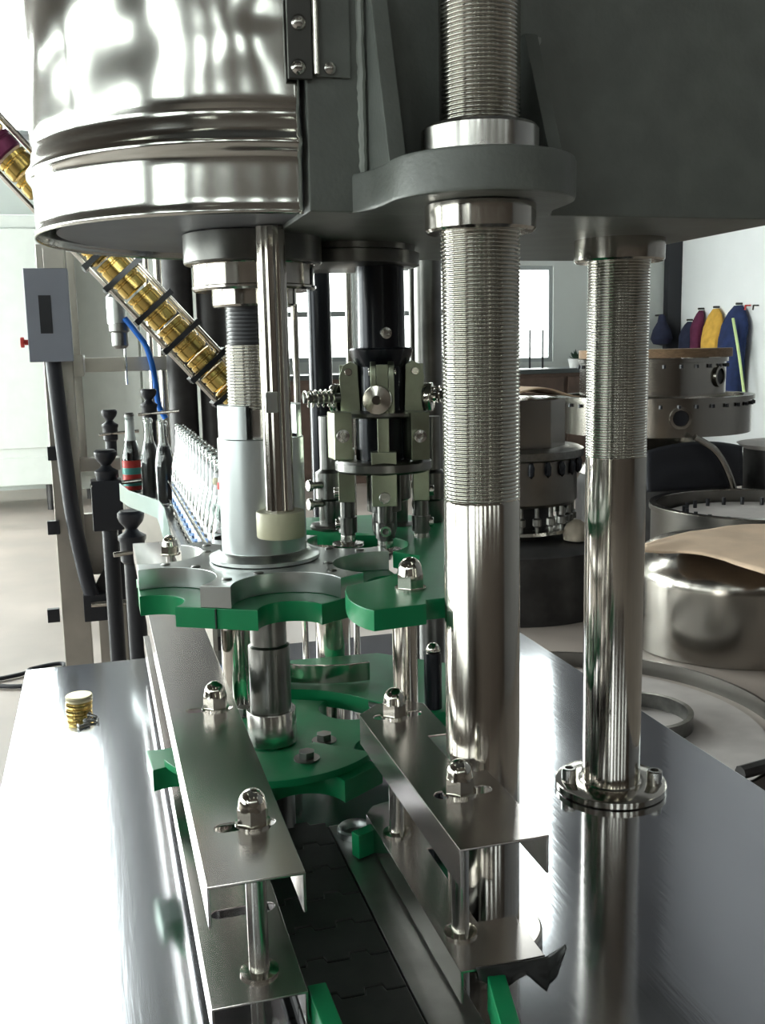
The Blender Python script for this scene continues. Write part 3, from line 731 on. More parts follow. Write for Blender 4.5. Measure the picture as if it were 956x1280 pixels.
# second capping unit, partly hidden behind the first
for px_, lab in ((412, 'rolling finger hanging left behind the capping head, over the green plate'), (497, 'rolling finger hanging right behind the capping head'), (541, 'rolling finger half hidden beside the near column')):
    c = at(px_, 640, 1.14); q = lambda py: at(px_, py, 1.14).z
    g = thing('rolling_finger', lab, 'capping finger', (c.x, 1.14, q(670)), 'rolling fingers behind the capping head')
    obj('finger', MB().lathe([(0.010, q(666)), (0.0125, q(662)), (0.0125, q(625)), (0.016, q(622)), (0.016, q(590)), (0.010, q(586)), (0.010, q(520))], (c.x, 1.14, 0), 24), 'dark_steel', g)
    obj('roller_disc', MB().lathe([(0.010, q(664)), (0.023, q(660)), (0.024, q(657)), (0.022, q(654)), (0.0125, q(652))], (c.x, 1.14, 0), 28), 'dark_steel', g)
    for py in (604, 627):
        s_ = MB().cyl((c.x-0.024, 1.128, q(py)), (c.x-0.010, 1.130, q(py)), 0.0042, 14, 0.0005).cyl((c.x-0.028, 1.127, q(py)), (c.x-0.023, 1.128, q(py)), 0.0068, 14, 0.0006)
        obj('adjust_screw', s_, 'steel', g)

# ================================================================== CAP CHUTE
YC = 1.42
A, B = at(-30, 150, YC), at(296, 496, YC)
chd = (B-A).normalized(); side = Vector((chd.z, 0, -chd.x)); L = (B-A).length
ch = thing('cap_chute', 'sloping rail chute that feeds gold caps to the capping machine', 'chute', (A.x, YC, A.z))
for sgn, yo in ((1, -0.018), (-1, -0.018), (1, 0.018), (-1, 0.018)):
    o_ = side*(0.0255*sgn) + Vector((0, yo, 0))
    obj('rail', MB().cyl(A+o_, B+o_, 0.0024, 10), 'chrome', ch)
for t_ in (0.455, 0.535, 0.655, 0.765, 0.875, 0.97):
    c = A.lerp(B, t_)
    fm = Matrix.Translation(c) @ Matrix(((chd.x, 0, side.x, 0), (0, 1, 0, 0), (chd.z, 0, side.z, 0), (0, 0, 0, 1)))
    cm = MB()
    for (a0_, a1_, b0_, b1_) in ((-0.0040, 0.0040, 0.0265, 0.0325), (-0.0040, 0.0040, -0.0325, -0.0265)):
        cm.box(a0_, a1_, -0.026, 0.026, b0_, b1_, fm)
    for yo in (-0.029, 0.023): cm.box(-0.0035, 0.0035, yo, yo+0.006, -0.0322, 0.0322, fm)
    obj('clamp', cm, 'black_oxide', ch)
ORDN = ['first', 'second', 'third', 'fourth', 'fifth']
cap_r = 0.0205
proto = None
n_caps = 17
for k in range(n_caps):
    if 3 < k < 7: continue                       # hidden behind the shroud
    t_ = 0.03 + 0.95*k/(n_caps-1)
    c = A.lerp(B, t_)
    if proto is None:
        pf = [(cap_r-0.001, -0.0125), (cap_r+0.0003, -0.012), (cap_r, -0.007), (cap_r-0.0016, -0.006), (cap_r-0.0016, -0.004), (cap_r, -0.003), (cap_r, 0.010), (cap_r-0.002, 0.0125), (0, 0.0125)]
        proto = obj('bottle_cap', MB().lathe(pf, c, 28, chd), 'gold', loc=tuple(c)); o = proto
        tag(o, 'gold cap at the very upper end of the chute, above the dark magenta cap', 'cap', 'gold caps in the chute')
    else:
        o = proto.copy(); COL.objects.link(o); o.location = c
        if k > 6: o['label'] = 'gold cap in the sloping chute, %s' % (ORDN[k-7] + ' one below the shroud' if k < 12 else ORDN[16-k] + ' one from the lower end')
        if k == 3: o['label'] = 'gold cap in the chute half hidden by the left edge of the shroud'
        if k == 2: o['label'] = 'gold cap in the chute just below the dark magenta cap'
    if k == 1:
        o.data = o.data.copy(); o.data.materials[0] = M['purple']; o['label'] = 'dark magenta cap at the upper left end of the chute'
        del o['group']

# ================================================================== LOOSE THINGS ON THE TABLE
cb = onz(99, 890, ZT)
pf = [(0.0176, 0.0), (0.0184, 0.0006), (0.0182, 0.0034), (0.0186, 0.0040), (0.0186, 0.0074), (0.0174, 0.0085), (0, 0.0085)]
labs = ['lowest of the three stacked gold lids on the bright table', 'middle of the three stacked gold lids on the bright table', 'topmost of the three stacked gold lids, pale top']
for k in range(3):
    o = obj('bottle_cap', MB().lathe([(a, b_+ZT+0.0086*k) for a, b_ in pf], (cb.x+0.0006*k, cb.y, 0), 32), 'gold' if k < 2 else 'gold_pale', loc=(cb.x, cb.y, ZT+0.0086*k))
    tag(o, labs[k], 'cap', 'stacked gold lids on the table')
def screw(px_, py_, ang, lab):
    c = onz(px_, py_, ZT); d = Vector((math.cos(R(ang)), math.sin(R(ang)), 0)); c.z = ZT+0.0026
    g = thing('small_screw', lab, 'screw', (c.x, c.y, ZT), 'loose screws on the table')
    obj('shank', MB().lathe(ring_prof(0.0020, 0, 0.014, 0.0012, 0.0004), c, 12, d), 'dark_steel', g, sharp=89)
    obj('head', MB().lathe([(0.0026, -0.003), (0.0040, -0.0025), (0.0026, 0.0003)], c, 14, d), 'dark_steel', g)
screw(100, 910, 25, 'loose dark screw nearest the camera, beside the stacked gold lids')
screw(108, 903, 70, 'loose dark screw in the middle of the little heap by the lids')
screw(113, 896, -50, 'loose dark screw nearest the stacked gold lids')
screw(121, 903, 165, 'loose dark screw at the right of the little heap by the lids')

# ================================================================== LEFT MACHINE BEHIND THE TABLE
YP = 3.60
def bx(px0, px1, py0, py1, Y, d, mb=None):
    """box whose front face is surveyed from two pixels at plane Y, depth d behind it"""
    a, b_ = at(px0, py1, Y), at(px1, py0, Y)
    return (mb or MB()).box(min(a.x, b_.x), max(a.x, b_.x), Y, Y+d, min(a.z, b_.z), max(a.z, b_.z))
fr = thing('steel_stand', 'dull stainless frame of posts and a cross beam behind the table on the left', 'frame', (at(90, 600, YP).x, YP, 0))
a, b_ = at(68, 640, YP), at(104, 640, YP)
obj('post', MB().box(a.x, b_.x, YP, YP+0.09, 0, at(80, 305, YP).z), 'pillar', fr, bevel=0.004)
a, b_ = at(100, 640, YP+0.15), at(114, 640, YP+0.15)
obj('post', MB().box(a.x, b_.x, YP+0.12, YP+0.16, at(105, 580, YP).z, at(95, 310, YP).z), 'pillar', fr, bevel=0.003)
a, b_ = at(114, 640, YP+0.02), at(150, 640, YP+0.02)
obj('post', MB().box(a.x, b_.x, YP+0.02, YP+0.10, 0, at(130, 760, YP).z), 'pillar', fr, bevel=0.004)
obj('cross_beam', bx(84, 262, 444, 466, YP+0.92, 0.05), 'pillar', fr, bevel=0.003)
obj('cross_beam', MB().box(at(84, 455, YP).x, at(104, 455, YP).x, YP+0.05, YP+0.95, at(90, 466, YP+0.92).z, at(90, 444, YP+0.92).z), 'pillar', fr, bevel=0.003)
obj('shelf', bx(98, 150, 572, 590, YP+0.05, 0.08), 'pillar', fr, bevel=0.003)
obj('side_plate', bx(98, 146, 640, 720, YP+0.10, 0.03), 'pillar', fr, bevel=0.003)
for py in (567, 660, 770):
    obj('bracket', bx(60, 74, py-9, py+9, YP-0.020, 0.024), 'black', fr, bevel=0.002)
# control box
cbx = thing('control_box', 'small grey control box with a dark slot and a red button, at the left edge', 'control box', (at(60, 453, YP-0.12).x, YP-0.12, at(60, 453, YP-0.12).z))
Yb = YP-0.13
obj('case', bx(37, 84, 335, 453, Yb, 0.11), 'grey_box', cbx, bevel=0.003)
obj('slot', bx(51, 63, 369, 417, Yb-0.0015, 0.003), 'black', cbx, bevel=0.0004)
c = at(33, 428, Yb+0.02)
obj('button', MB().cyl((c.x-0.006, c.y, c.z), (at(40, 428, Yb).x, c.y, c.z), 0.009, 14).cyl((c.x-0.018, c.y, c.z), (c.x-0.006, c.y, c.z), 0.017, 16, 0.002), 'red', cbx)
obj('bracket', bx(55, 78, 310, 340, Yb+0.02, 0.03), 'pillar', cbx, bevel=0.001)
# thick black hose in front of the post
hs = obj('black_hose', MB().tube([at(66, 448, YP-0.045), at(72, 500, YP-0.045), at(82, 580, YP-0.045), at(92, 650, YP-0.045), at(108, 722, YP-0.045), at(116, 745, YP-0.045)], 0.026, 14, 8), 'rubber', loc=tuple(at(66, 448, YP-0.045)))
tag(hs, 'thick black hose curving down in front of the left frame post', 'hose')
# foot clamp
fc = thing('clamp_block', 'black clamp block with a chrome cross rod at the foot of the hose', 'clamp', tuple(at(122, 778, YP-0.045)))
obj('block', bx(106, 141, 742, 778, YP-0.07, 0.06), 'black', fc, bevel=0.003)
a, b_ = at(114, 756, YP-0.08), at(166, 752, YP-0.08)
obj('cross_rod', MB().cyl(a, b_, 0.011, 16), 'chrome', fc)
a, b_ = at(113, 738, YP-0.045), at(140, 690, YP+0.02)
obj('gusset', MB().prism([(at(113,742,YP).x, at(113,742,YP).z), (at(150,742,YP).x, at(150,742,YP).z), (at(150,690,YP).x, at(150,690,YP).z), (at(140,690,YP).x, at(140,690,YP).z)], YP-0.02, YP+0.0, Matrix(((1,0,0,0),(0,0,1,0),(0,1,0,0),(0,0,0,1)))), 'darkiron', fc)

# conveyor that brings the bottles
cvy = thing('bottle_conveyor', 'steel conveyor bringing a row of glass bottles to the machine', 'conveyor', (0.17, 2.6, 0))
ZB = 0.938
def lx(y_): return 0.224 + 0.002*(y_-1.8)
obj('deck', MB().prism([(0.178, 1.70), (0.270, 1.70), (0.275, 3.60), (0.078, 3.60), (0.078, 3.05), (0.178, 2.95)], ZB-0.025, ZB-0.0005), 'dark_steel', cvy)
for pts_ in ([(0.170, 1.70), (0.178, 1.70), (0.178, 2.95), (0.078, 3.05), (0.078, 3.60), (0.070, 3.60), (0.070, 3.045), (0.170, 2.945)], [(0.270, 1.70), (0.278, 1.70), (0.283, 3.60), (0.275, 3.60)]):
    obj('side_frame', MB().prism(pts_, ZB-0.12, ZB+0.006), 'pillar', cvy)
for y_ in (1.9, 2.75):
    for s_ in (-1, 1): obj('leg', MB().box(lx(y_)+s_*0.046-0.016, lx(y_)+s_*0.046+0.016, y_, y_+0.032, 0, ZB-0.1), 'pillar', cvy, bevel=0.002)
for s_ in (-1, 1):
    for z_ in (0.985, 1.04):
        obj('rail', MB().cyl((lx(1.72)+s_*0.0385, 1.72, z_), (lx(2.9)+s_*0.0385, 2.9, z_), 0.0040, 10), 'chrome', cvy)

# bent clear guide strip with its acorn nut
gs = thing('guide_strip', 'bent pale green clear strip with an acorn nut, in front of the bottles', 'guide strip', tuple(at(212, 690, 1.55)))
def strip(pts, th=0.006):
    b_ = MB(); rows = []
    for top, bot in pts:
        rows.append([b_.bm.verts.new(v) for v in (top, bot, Vector(bot)+Vector((0.002, th, 0)), Vector(top)+Vector((0.002, th, 0)))])
    for P, Q in zip(rows, rows[1:]):
        for i in range(4): b_.bm.faces.new((P[i], P[(i+1)%4], Q[(i+1)%4], Q[i]))
    b_.bm.faces.new(rows[0]); b_.bm.faces.new(rows[-1][::-1]); return b_
obj('strip', strip([(at(149, 604, 2.1), at(150, 626, 2.1)), (at(160, 613, 2.0), at(161, 634, 2.0)), (at(180, 620, 1.9), at(180, 641, 1.9)), (at(198, 626, 1.8), at(196, 648, 1.8)), (at(205, 634, 1.75), at(199, 656, 1.75)), (at(213, 668, 1.65), at(203, 672, 1.65)), (at(217, 690, 1.60), at(206, 692, 1.60))]), 'guide_clear', gs, bevel=0.001)
a = at(213, 693, 1.56)
obj('acorn_nut', acorn(MB(), a.x, 1.56, a.z, 0.0135), 'nut', gs)
obj('stud', MB().cyl((a.x, 1.56, ZU), (a.x, 1.56, a.z), 0.007, 16), 'steel', gs)

# knobbed guide brackets
def bracket(px_, Y, ytop, ybase, sc_, lab):
    s = sc_
    c = at(px_, ytop, Y); q = lambda py: at(px_, py, Y).z
    g = thing('guide_bracket', lab, 'bracket', (c.x, Y, max(0.0, q(ybase))), 'knobbed brackets along the bottle conveyor')
    z = c.z
    obj('knob', MB().lathe([(0.008*s, z-0.030*s), (0.018*s, z-0.018*s), (0.021*s, z-0.010*s), (0.021*s, z-0.004*s), (0.017*s, z), (0, z)], (c.x, Y, 0), 20), 'black', g)
    obj('clamp', MB().lathe([(0.015*s, z-0.085*s), (0.0195*s, z-0.080*s), (0.0195*s, z-0.050*s), (0.022*s, z-0.046*s), (0.022*s, z-0.040*s), (0.012*s, z-0.034*s), (0.008*s, z-0.028*s)], (c.x, Y, 0), 18), 'black', g)
    obj('stem', MB().cyl((c.x, Y, max(0.0, q(ybase))), (c.x, Y, z-0.08*s), 0.0150*s, 18), 'black', g)
    obj('cross_rod', MB().cyl((c.x-0.030*s, Y-0.02*s, z-0.065*s), (c.x+0.075*s, Y-0.005*s, z-0.060*s), 0.0040*s, 10), 'chrome', g)
    return g
bracket(163, 2.80, 638, 1100, 1.75, 'black knobbed bracket nearest the camera, left of the bent clear strip')
g = bracket(131, 3.30, 562, 1100, 1.7, 'black knobbed bracket left of the foil-necked dark bottle, low')
obj('body', bx(117, 152, 600, 665, 3.26, 0.08), 'black', g, bevel=0.004)
bracket(136, 4.20, 512, 1100, 1.5, 'black knobbed bracket rising farthest left behind the dark bottle')
bracket(185, 4.30, 486, 1100, 1.6, 'black knobbed bracket sticking up behind the foremost bottle necks')

# bottles
def bottle_root(x, y_, label):
    return thing('glass_bottle', label, 'bottle', (x, y_, ZB), 'glass bottles on the conveyor')
BP = [(0.0, 0.0), (0.028, 0.0), (0.0305, 0.003), (0.031, 0.010), (0.031, 0.125), (0.029, 0.145), (0.022, 0.175), (0.0155, 0.198), (0.0138, 0.220), (0.0132, 0.250), (0.0150, 0.252), (0.0150, 0.260), (0.0132, 0.262), (0.0132, 0.266)]
BI = [(0.0112, 0.266), (0.0110, 0.220), (0.0130, 0.197), (0.0195, 0.174), (0.0263, 0.144), (0.0282, 0.125), (0.0282, 0.012), (0.0, 0.008)]
def bottle(x, y_, label, fill=None, lab_m=('white_label', 'blue_label'), ring=None, foil=False):
    g = bottle_root(x, y_, label)
    obj('glass', MB().lathe([(a, b_+ZB) for a, b_ in BP] + [(a, b_+ZB) for a, b_ in BI], (x, y_, 0), 24), 'glass', g)
    if fill:
        obj('drink', MB().lathe([(0, ZB+0.010), (0.0276, ZB+0.013), (0.0276, ZB+0.124), (0.0257, ZB+0.144), (0.019, ZB+0.173), (0.0150, ZB+0.185), (0, ZB+0.185)], (x, y_, 0), 20), fill, g)
    if lab_m:
        lb = obj('label_band', MB().lathe([(0.0313, ZB+0.022), (0.0313, ZB+0.120)], (x, y_, 0), 24, closed=False), lab_m[0], g)
        for h0, h1 in ((0.036, 0.056), (0.074, 0.096)):
            obj('label_stripe', MB().lathe([(0.0316, ZB+h0), (0.0316, ZB+h1)], (x, y_, 0), 24, closed=False), lab_m[1], lb)
        if lab_m[0] == 'white_label': obj('neck_label', MB().lathe([(0.0176, ZB+0.192), (0.0149, ZB+0.210), (0.0141, ZB+0.236)], (x, y_, 0), 20, closed=False), 'white_label', g)
    if ring: obj('neck_ring', MB().lathe([(0.0155, ZB+0.212), (0.0165, ZB+0.214), (0.0165, ZB+0.224), (0.0145, ZB+0.226)], (x, y_, 0), 20), ring, g)
    if foil:
        obj('neck_foil', MB().lathe([(0.0205, ZB+0.185), (0.0165, ZB+0.200), (0.0150, ZB+0.222), (0.0146, ZB+0.268), (0.012, ZB+0.270), (0, ZB+0.270)], (x, y_, 0), 20), 'foil', g)
        obj('crown_cap', MB().lathe([(0.0165, ZB+0.264), (0.0165, ZB+0.270), (0.013, ZB+0.276), (0, ZB+0.277)], (x, y_, 0), 20), 'dark_steel', g)
    return g
a = at(166, 600, 3.40)
bottle(a.x, 3.40, 'dark cola bottle with a pale foil neck, leftmost of the bottles', 'cola', ('red', 'teal'), foil=True)
a = at(189, 600, 3.25); bottle(a.x, 3.25, 'clear bottle with grey contents, right beside the foil-necked dark bottle', 'grey_liquid', None)
a = at(207, 600, 3.12); bottle(a.x, 3.12, 'clear bottle with grey contents, second from the foil-necked dark bottle', 'grey_liquid', None)
y_ = 1.86; k = 0
lst = []
while y_ < 2.96:
    x = lx(y_)
    if k == 0: lst.append(bottle(x, y_, 'glass bottle with a red neck ring, nearest the aluminium cylinder', ring='red'))
    elif k == 1: lst.append(bottle(x, y_, 'glass bottle with a yellow neck ring, second from the aluminium cylinder', ring='nylon'))
    elif k == 2: lst.append(bottle(x, y_, 'clear bottle with blue and white label, third along the row from the aluminium cylinder'))
    else: lst.append(dup(lst[2], (x, y_, ZB), 'clear bottle with blue and white label, %s along the row from the aluminium cylinder' % ['third', 'fourth', 'fifth', 'sixth', 'seventh', 'eighth', 'ninth', 'tenth', 'eleventh', 'twelfth', 'thirteenth', 'fourteenth', 'fifteenth', 'sixteenth'][k-2]))
    y_ += 0.0745; k += 1

# hanging sensor with needle, and blue air tube
YA = 4.46
sx = at(146, 400, YA)
se = thing('pneumatic_cylinder', 'small hanging air cylinder with a thin needle, left of the gold cap chute', 'cylinder', (sx.x, YA, at(146, 480, YA).z))
q = lambda py: at(146, py, YA).z
obj('barrel', MB().lathe([(0.040, q(405)), (0.040, q(372)), (0.030, q(368))], (sx.x, YA, 0), 24), 'alum', se)
obj('tip', MB().lathe([(0.022, q(436)), (0.035, q(432)), (0.035, q(416)), (0.043, q(414)), (0.043, q(404))], (sx.x+0.008, YA, 0), 24), 'dark_steel', se)
obj('needle', MB().cyl((sx.x+0.026, YA, q(481)), (sx.x+0.026, YA, q(434)), 0.005, 10), 'steel', se)
obj('hanger', MB().box(sx.x-0.026, sx.x+0.030, YA-0.01, YA+0.04, q(370), q(300)), 'pillar', se, bevel=0.003)
bt = obj('air_tube', MB().tube([at(156, 398, YA-0.03), at(170, 415, YA-0.05), at(184, 436, YA-0.05), at(193, 470, YA-0.05), at(198, 505, YA), at(207, 523, YA)], 0.0125, 10, 8), 'blue_tube', loc=tuple(at(184, 436, YA-0.05)))
tag(bt, 'bright blue air tube curling down behind the gold cap chute', 'tube')
for px_, lab in ((186, 'bright vertical steel rod beside the blue tube, left one'), (212, 'bright vertical steel rod beside the blue tube, right one'), (200, 'white-shining vertical steel rod between two others')):
    p = at(px_, 400, 4.75); pole(lab, p.x, 4.75, 0.0, 2.3, 0.012 if px_ != 200 else 0.018, 'chrome', 16)
# cable on the floor at left
fcb = obj('floor_cable', MB().tube([Vector((-1.1, 4.35, 0.012)), onz(12, 846, 0.012), onz(40, 836, 0.012), onz(80, 830, 0.012), onz(60, 852, 0.012), onz(20, 858, 0.012), onz(-30, 855, 0.012)], 0.010, 8, 8), 'rubber', loc=(-0.5, 4.4, 0.012))
tag(fcb, 'thin dark cable looped on the pale floor left of the table', 'cable')

# big white cabinet far left
YW = 9.6
cab = thing('white_cabinet', 'tall off-white machine cabinet far behind on the left', 'cabinet', (-0.9, YW, 0))
xr_ = at(84, 500, YW).x; zb_ = at(50, 606, YW).z; zt_ = at(20, 268, YW).z
obj('body', MB().box(-2.2, xr_, YW, YW+0.9, zb_, zt_), 'cabinet', cab, bevel=0.02)
obj('plinth', MB().box(-2.18, xr_-0.02, YW-0.01, YW+0.02, zb_, zb_+0.26), 'cabinet', cab, bevel=0.01)
obj('door', MB().box(-1.15, xr_-0.08, YW-0.03, YW+0.01, zb_+0.34, zt_-0.12), 'cabinet', cab, bevel=0.01)
for x in (-2.1, -0.45): obj('foot', MB().cyl((x, YW+0.1, 0), (x, YW+0.1, zb_+0.01), 0.04, 14), 'darkiron', cab)
cab2 = thing('white_cabinet', 'off-white cabinet behind the frame and hanging air cylinder', 'cabinet', (0.6, YW+0.5, 0))
x0_, x1_ = at(92, 500, YW+0.5).x, at(262, 500, YW+0.5).x
obj('body', MB().box(x0_, x1_, YW+0.5, YW+1.2, 0.12, 3.2), 'cabinet', cab2, bevel=0.02)
obj('door', MB().box(x0_+0.07, (x0_+x1_)/2-0.01, YW+0.47, YW+0.51, 0.25, 3.08), 'cabinet', cab2, bevel=0.01)
obj('door', MB().box((x0_+x1_)/2+0.01, x1_-0.07, YW+0.47, YW+0.51, 0.25, 3.08), 'cabinet', cab2, bevel=0.01)
for x in (x0_+0.1, x1_-0.1): obj('foot', MB().cyl((x, YW+0.7, 0), (x, YW+0.7, 0.13), 0.04, 14), 'darkiron', cab2)

# ================================================================== RIGHT BACKGROUND
# filler carousel standing on the floor
YM = 5.05
mc = at(640, 650, YM); mx = mc.x
q = lambda py: at(650, py, YM-0.35).z
fm_ = thing('filler_carousel', 'round filling carousel with valves and a steel box on top, behind the near column', 'filling machine', (mx, YM, 0))
obj('base', MB().lathe([(0.56, 0), (0.56, q(690)), (0.53, q(688)), (0.50, q(684)), (0, q(684))], (mx, YM, 0), 48), 'darkiron', fm_)
obj('valve_table', MB().lathe([(0.335, q(674)), (0.345, q(673)), (0.345, q(669)), (0.33, q(668)), (0.2, q(668))], (mx, YM, 0), 48), 'steel', fm_)
obj('core', MB().lathe([(0.20, q(686)), (0.20, q(636))], (mx, YM, 0), 32), 'darkiron', fm_)
obj('drum', MB().lathe([(0.335, q(638)), (0.35, q(634)), (0.35, q(580)), (0.335, q(578))], (mx, YM, 0), 48), 'tank_dull', fm_)
obj('ring_flange', MB().lathe([(0.36, q(579)), (0.385, q(577)), (0.385, q(568)), (0.36, q(565))], (mx, YM, 0), 48), 'dark_steel', fm_)
vp_ = None
for k in range(24):
    a = 2*PI*k/24; x, y_ = mx+0.325*math.cos(a), YM+0.325*math.sin(a)
    if vp_ is None:
        vp_ = obj('valve', MB().lathe([(0.010, q(672)), (0.010, q(662)), (0.024, q(660)), (0.024, q(652)), (0.012, q(650)), (0.012, q(636))], (x, y_, 0), 10), 'dark_steel', fm_); v0 = (x, y_)
    else:
        o = vp_.copy(); COL.objects.link(o); o.parent = fm_; o.location = (x-v0[0], y_-v0[1], 0)
hp_ = None
for k in range(24):
    a = 2*PI*(k+0.5)/24; x, y_ = mx+0.360*math.cos(a), YM+0.360*math.sin(a)
    if hp_ is None:
        hp_ = obj('hook', MB().lathe([(0, q(600)), (0.016, q(596)), (0.018, q(586)), (0.010, q(580))], (x, y_, 0), 8), 'black_oxide', fm_); h0 = (x, y_)
    else:
        o = hp_.copy(); COL.objects.link(o); o.parent = fm_; o.location = (x-h0[0], y_-h0[1], 0)
oc = [(mx+0.285*math.cos(R(22.5+45*k)), YM+0.285*math.sin(R(22.5+45*k))) for k in range(8)]
obj('box_tank', MB().prism(oc, q(566), q(502)), 'tank', fm_, bevel=0.006)
def sheet(u, v):
    x = mx - 0.26 + 0.51*u; y_ = YM - 0.30 + 0.60*v
    return (x, y_, q(501)+0.004 + 0.06*math.exp(-((u-0.55)*3.2)**2) + 0.01*noise.noise(Vector((u*3, v*3, 0))))
cs = obj('cardboard_sheet', MB().grid(sheet, 16, 12), 'cardboard', loc=(mx, YM, q(501)))
cs.modifiers.new('thickness', 'SOLIDIFY').thickness = 0.006
tag(cs, 'folded cardboard sheet lying on the filling carousel behind the near column', 'cardboard')
sk_ = at(716, 690, 4.78)
sa = obj('cream_sack', MB().lathe([(0.03, 0), (0.068, 0.010), (0.074, 0.05), (0.055, 0.09), (0.02, 0.115), (0, 0.117)], (sk_.x, 4.74, q(684)), 20), 'sack', loc=(sk_.x, 4.74, q(684)))
tag(sa, 'slumped cream cloth sack on the base of the filling carousel', 'sack')

# dome lying on the floor, with cardboard on it
dc = onz(958, 838, 0); dx, dy = 2.84, 3.99
dr = 0.475
dz = 0.52
dome = obj('tank_dome', MB().lathe([(dr-0.004, 0.0), (dr, 0.004), (dr, dz-0.20)] + [(dr-0.20+0.20*math.cos(a), dz-0.20+0.17*math.sin(a)) for a in [R(8*i) for i in range(1, 11)]] + [(0.20, dz-0.015), (0, dz)], (dx, dy, 0), 72), 'tank', loc=(dx, dy, 0))
tag(dome, 'polished stainless tank dome turned upside down on the floor at the right', 'dome')
CZ = dz + 0.018
_near = [Vector(onz(px_, py_, CZ)) for px_, py_ in ((797, 687), (850, 689), (905, 699), (956, 716), (1030, 742))]
_far = [Vector(onz(px_, py_, CZ)) for px_, py_ in ((806, 679), (862, 664), (910, 657), (956, 655), (1050, 652))]
def card(u, v):
    t_ = u*4; i = min(3, int(t_)); f_ = t_-i
    p = (_near[i].lerp(_near[i+1], f_)).lerp(_far[i].lerp(_far[i+1], f_), v)
    p.z += 0.010*noise.noise(Vector((u*4, v*3, 4))) + 0.012*math.sin(PI*v)*(0.4+u) - 0.012*(1-v)*max(0, 0.4-u)
    return p
cbd = obj('cardboard_sheet', MB().grid(card, 24, 16), 'cardboard', loc=(dx, dy, dz))
cbd.modifiers.new('thickness', 'SOLIDIFY').thickness = 0.007
tag(cbd, 'big creased cardboard sheet lying on the polished dome at the right', 'cardboard')

# hoops and plate on the floor in front of the dome
def hoop(x, y_, rad, h, lab, z0=0.0, th=0.012, m='tank_dull'):
    o = obj('steel_hoop', MB().lathe([(rad-th, z0), (rad, z0), (rad, z0+h), (rad-th, z0+h), (rad-th, z0)], (x, y_, 0), 96, closed=False), m, loc=(x, y_, z0))
    return tag(o, lab, 'hoop')
pc = onz(960, 930, 0)
fp = obj('floor_plate', MB().lathe([(0.70, 0.0), (0.70, 0.010), (0, 0.010)], (1.60, 3.20, 0), 72), 'board', loc=(1.60, 3.20, 0))
tag(fp, 'flat pale round plate lying on the floor inside the large steel hoop', 'plate')
hoop(1.60, 3.20, 0.765, 0.065, 'large thin steel hoop on the floor in front of the dome')
hoop(1.86, 3.155, 0.20, 0.055, 'small dark steel hoop on the floor just right of the far column', 0.0105, 0.02, 'dark_steel')
a, b_ = onz(925, 966, 0.088), onz(990, 948, 0.088)
fb_ = obj('iron_bar', MB().tube([a, b_ + (b_-a)*2], 0.022, 8, 1), 'darkiron', loc=tuple(a))
tag(fb_, 'dark iron bar lying on the floor at the right edge beside the table', 'bar')

# big open ring drum behind the dome
RY = 5.15
rc = at(945, 640, RY); rx = rc.x; rz = at(800, 640, RY).z
rd = 0.62
dr_ = thing('ring_drum', 'wide round drum with a pale studded plate inside, behind the cardboard', 'drum', (rx, RY, 0))
obj('wall', MB().lathe([(rd, 0.0), (rd, rz-0.03), (rd+0.012, rz-0.028), (rd+0.012, rz), (rd-0.035, rz), (rd-0.035, rz-0.10), (rd-0.06, rz-0.10)], (rx, RY, 0), 80, closed=False), 'tank_dull', dr_)
obj('rim', MB().lathe([(rd-0.036, rz+0.0005), (rd-0.034, rz+0.006), (rd+0.012, rz+0.006), (rd+0.014, rz+0.0005)], (rx, RY, 0), 80, closed=False), 'tank', dr_)
obj('plate', MB().lathe([(rd-0.05, rz-0.10), (rd-0.05, rz-0.075), (rd-0.07, rz-0.07), (0, rz-0.07)], (rx+0.03, RY-0.02, 0), 64), 'board', dr_)
sd = None
for k in range(22):
    a = 2*PI*k/22; x, y_ = rx+0.42*math.cos(a), RY+0.42*math.sin(a)
    if sd is None: sd = obj('stud', MB().cyl((x, y_, rz-0.071), (x, y_, rz-0.022), 0.012, 8), 'black', dr_); s0 = (x, y_)
    else:
        o = sd.copy(); COL.objects.link(o); o.parent = dr_; o.location = (x-s0[0], y_-s0[1], 0)

# stacked tank rings further back
TY = 6.6
tc = at(816, 520, TY); tx = tc.x
q = lambda py: at(816, py, TY-0.5).z
mpp = (at(916, 520, TY).x - at(816, 520, TY).x)/100
r1, r2_ = 103*mpp, 78*mpp
def tank_ring(lab, x, rad, z0, z1, rimw=0.02, port=None, bolts=20):
    g = thing('tank_ring', lab, 'tank section', (x, TY, z0))
    obj('shell', MB().lathe([(rad*0.97, z0), (rad*0.97, z1-0.03), (rad, z1-0.028), (rad, z1), (rad*0.9, z1), (rad*0.9, z0)], (x, TY, 0), 72, closed=False), 'tank', g)
    p_ = None
    for k in range(bolts):
        a = 2*PI*(k+0.3)/bolts; xx, yy = x+rad*0.985*math.cos(a), TY+rad*0.985*math.sin(a)
        if p_ is None: p_ = obj('bolt_hole', MB().lathe([(0, -0.012), (0.013, -0.012), (0.013, 0.012), (0, 0.012)], (xx, yy, z1-0.055), 8), 'black', g); p0_ = (xx, yy)
        else:
            o = p_.copy(); COL.objects.link(o); o.parent = g; o.location = (xx-p0_[0], yy-p0_[1], 0)
    if port:
        a = R(port); d = Vector((math.cos(a), math.sin(a), 0)); c = Vector((x, TY, (z0+z1)/2)) + d*(rad*0.965)
        pp = obj('port', MB().lathe([(0.075, 0), (0.075, 0.02), (0.055, 0.022), (0.055, 0.003), (0, 0.003)], c, 24, d), 'tank', g)
        obj('port_opening', MB().lathe([(0, 0.004), (0.054, 0.004), (0.054, 0.006), (0, 0.006)], c, 20, d), 'black', pp)
    return g
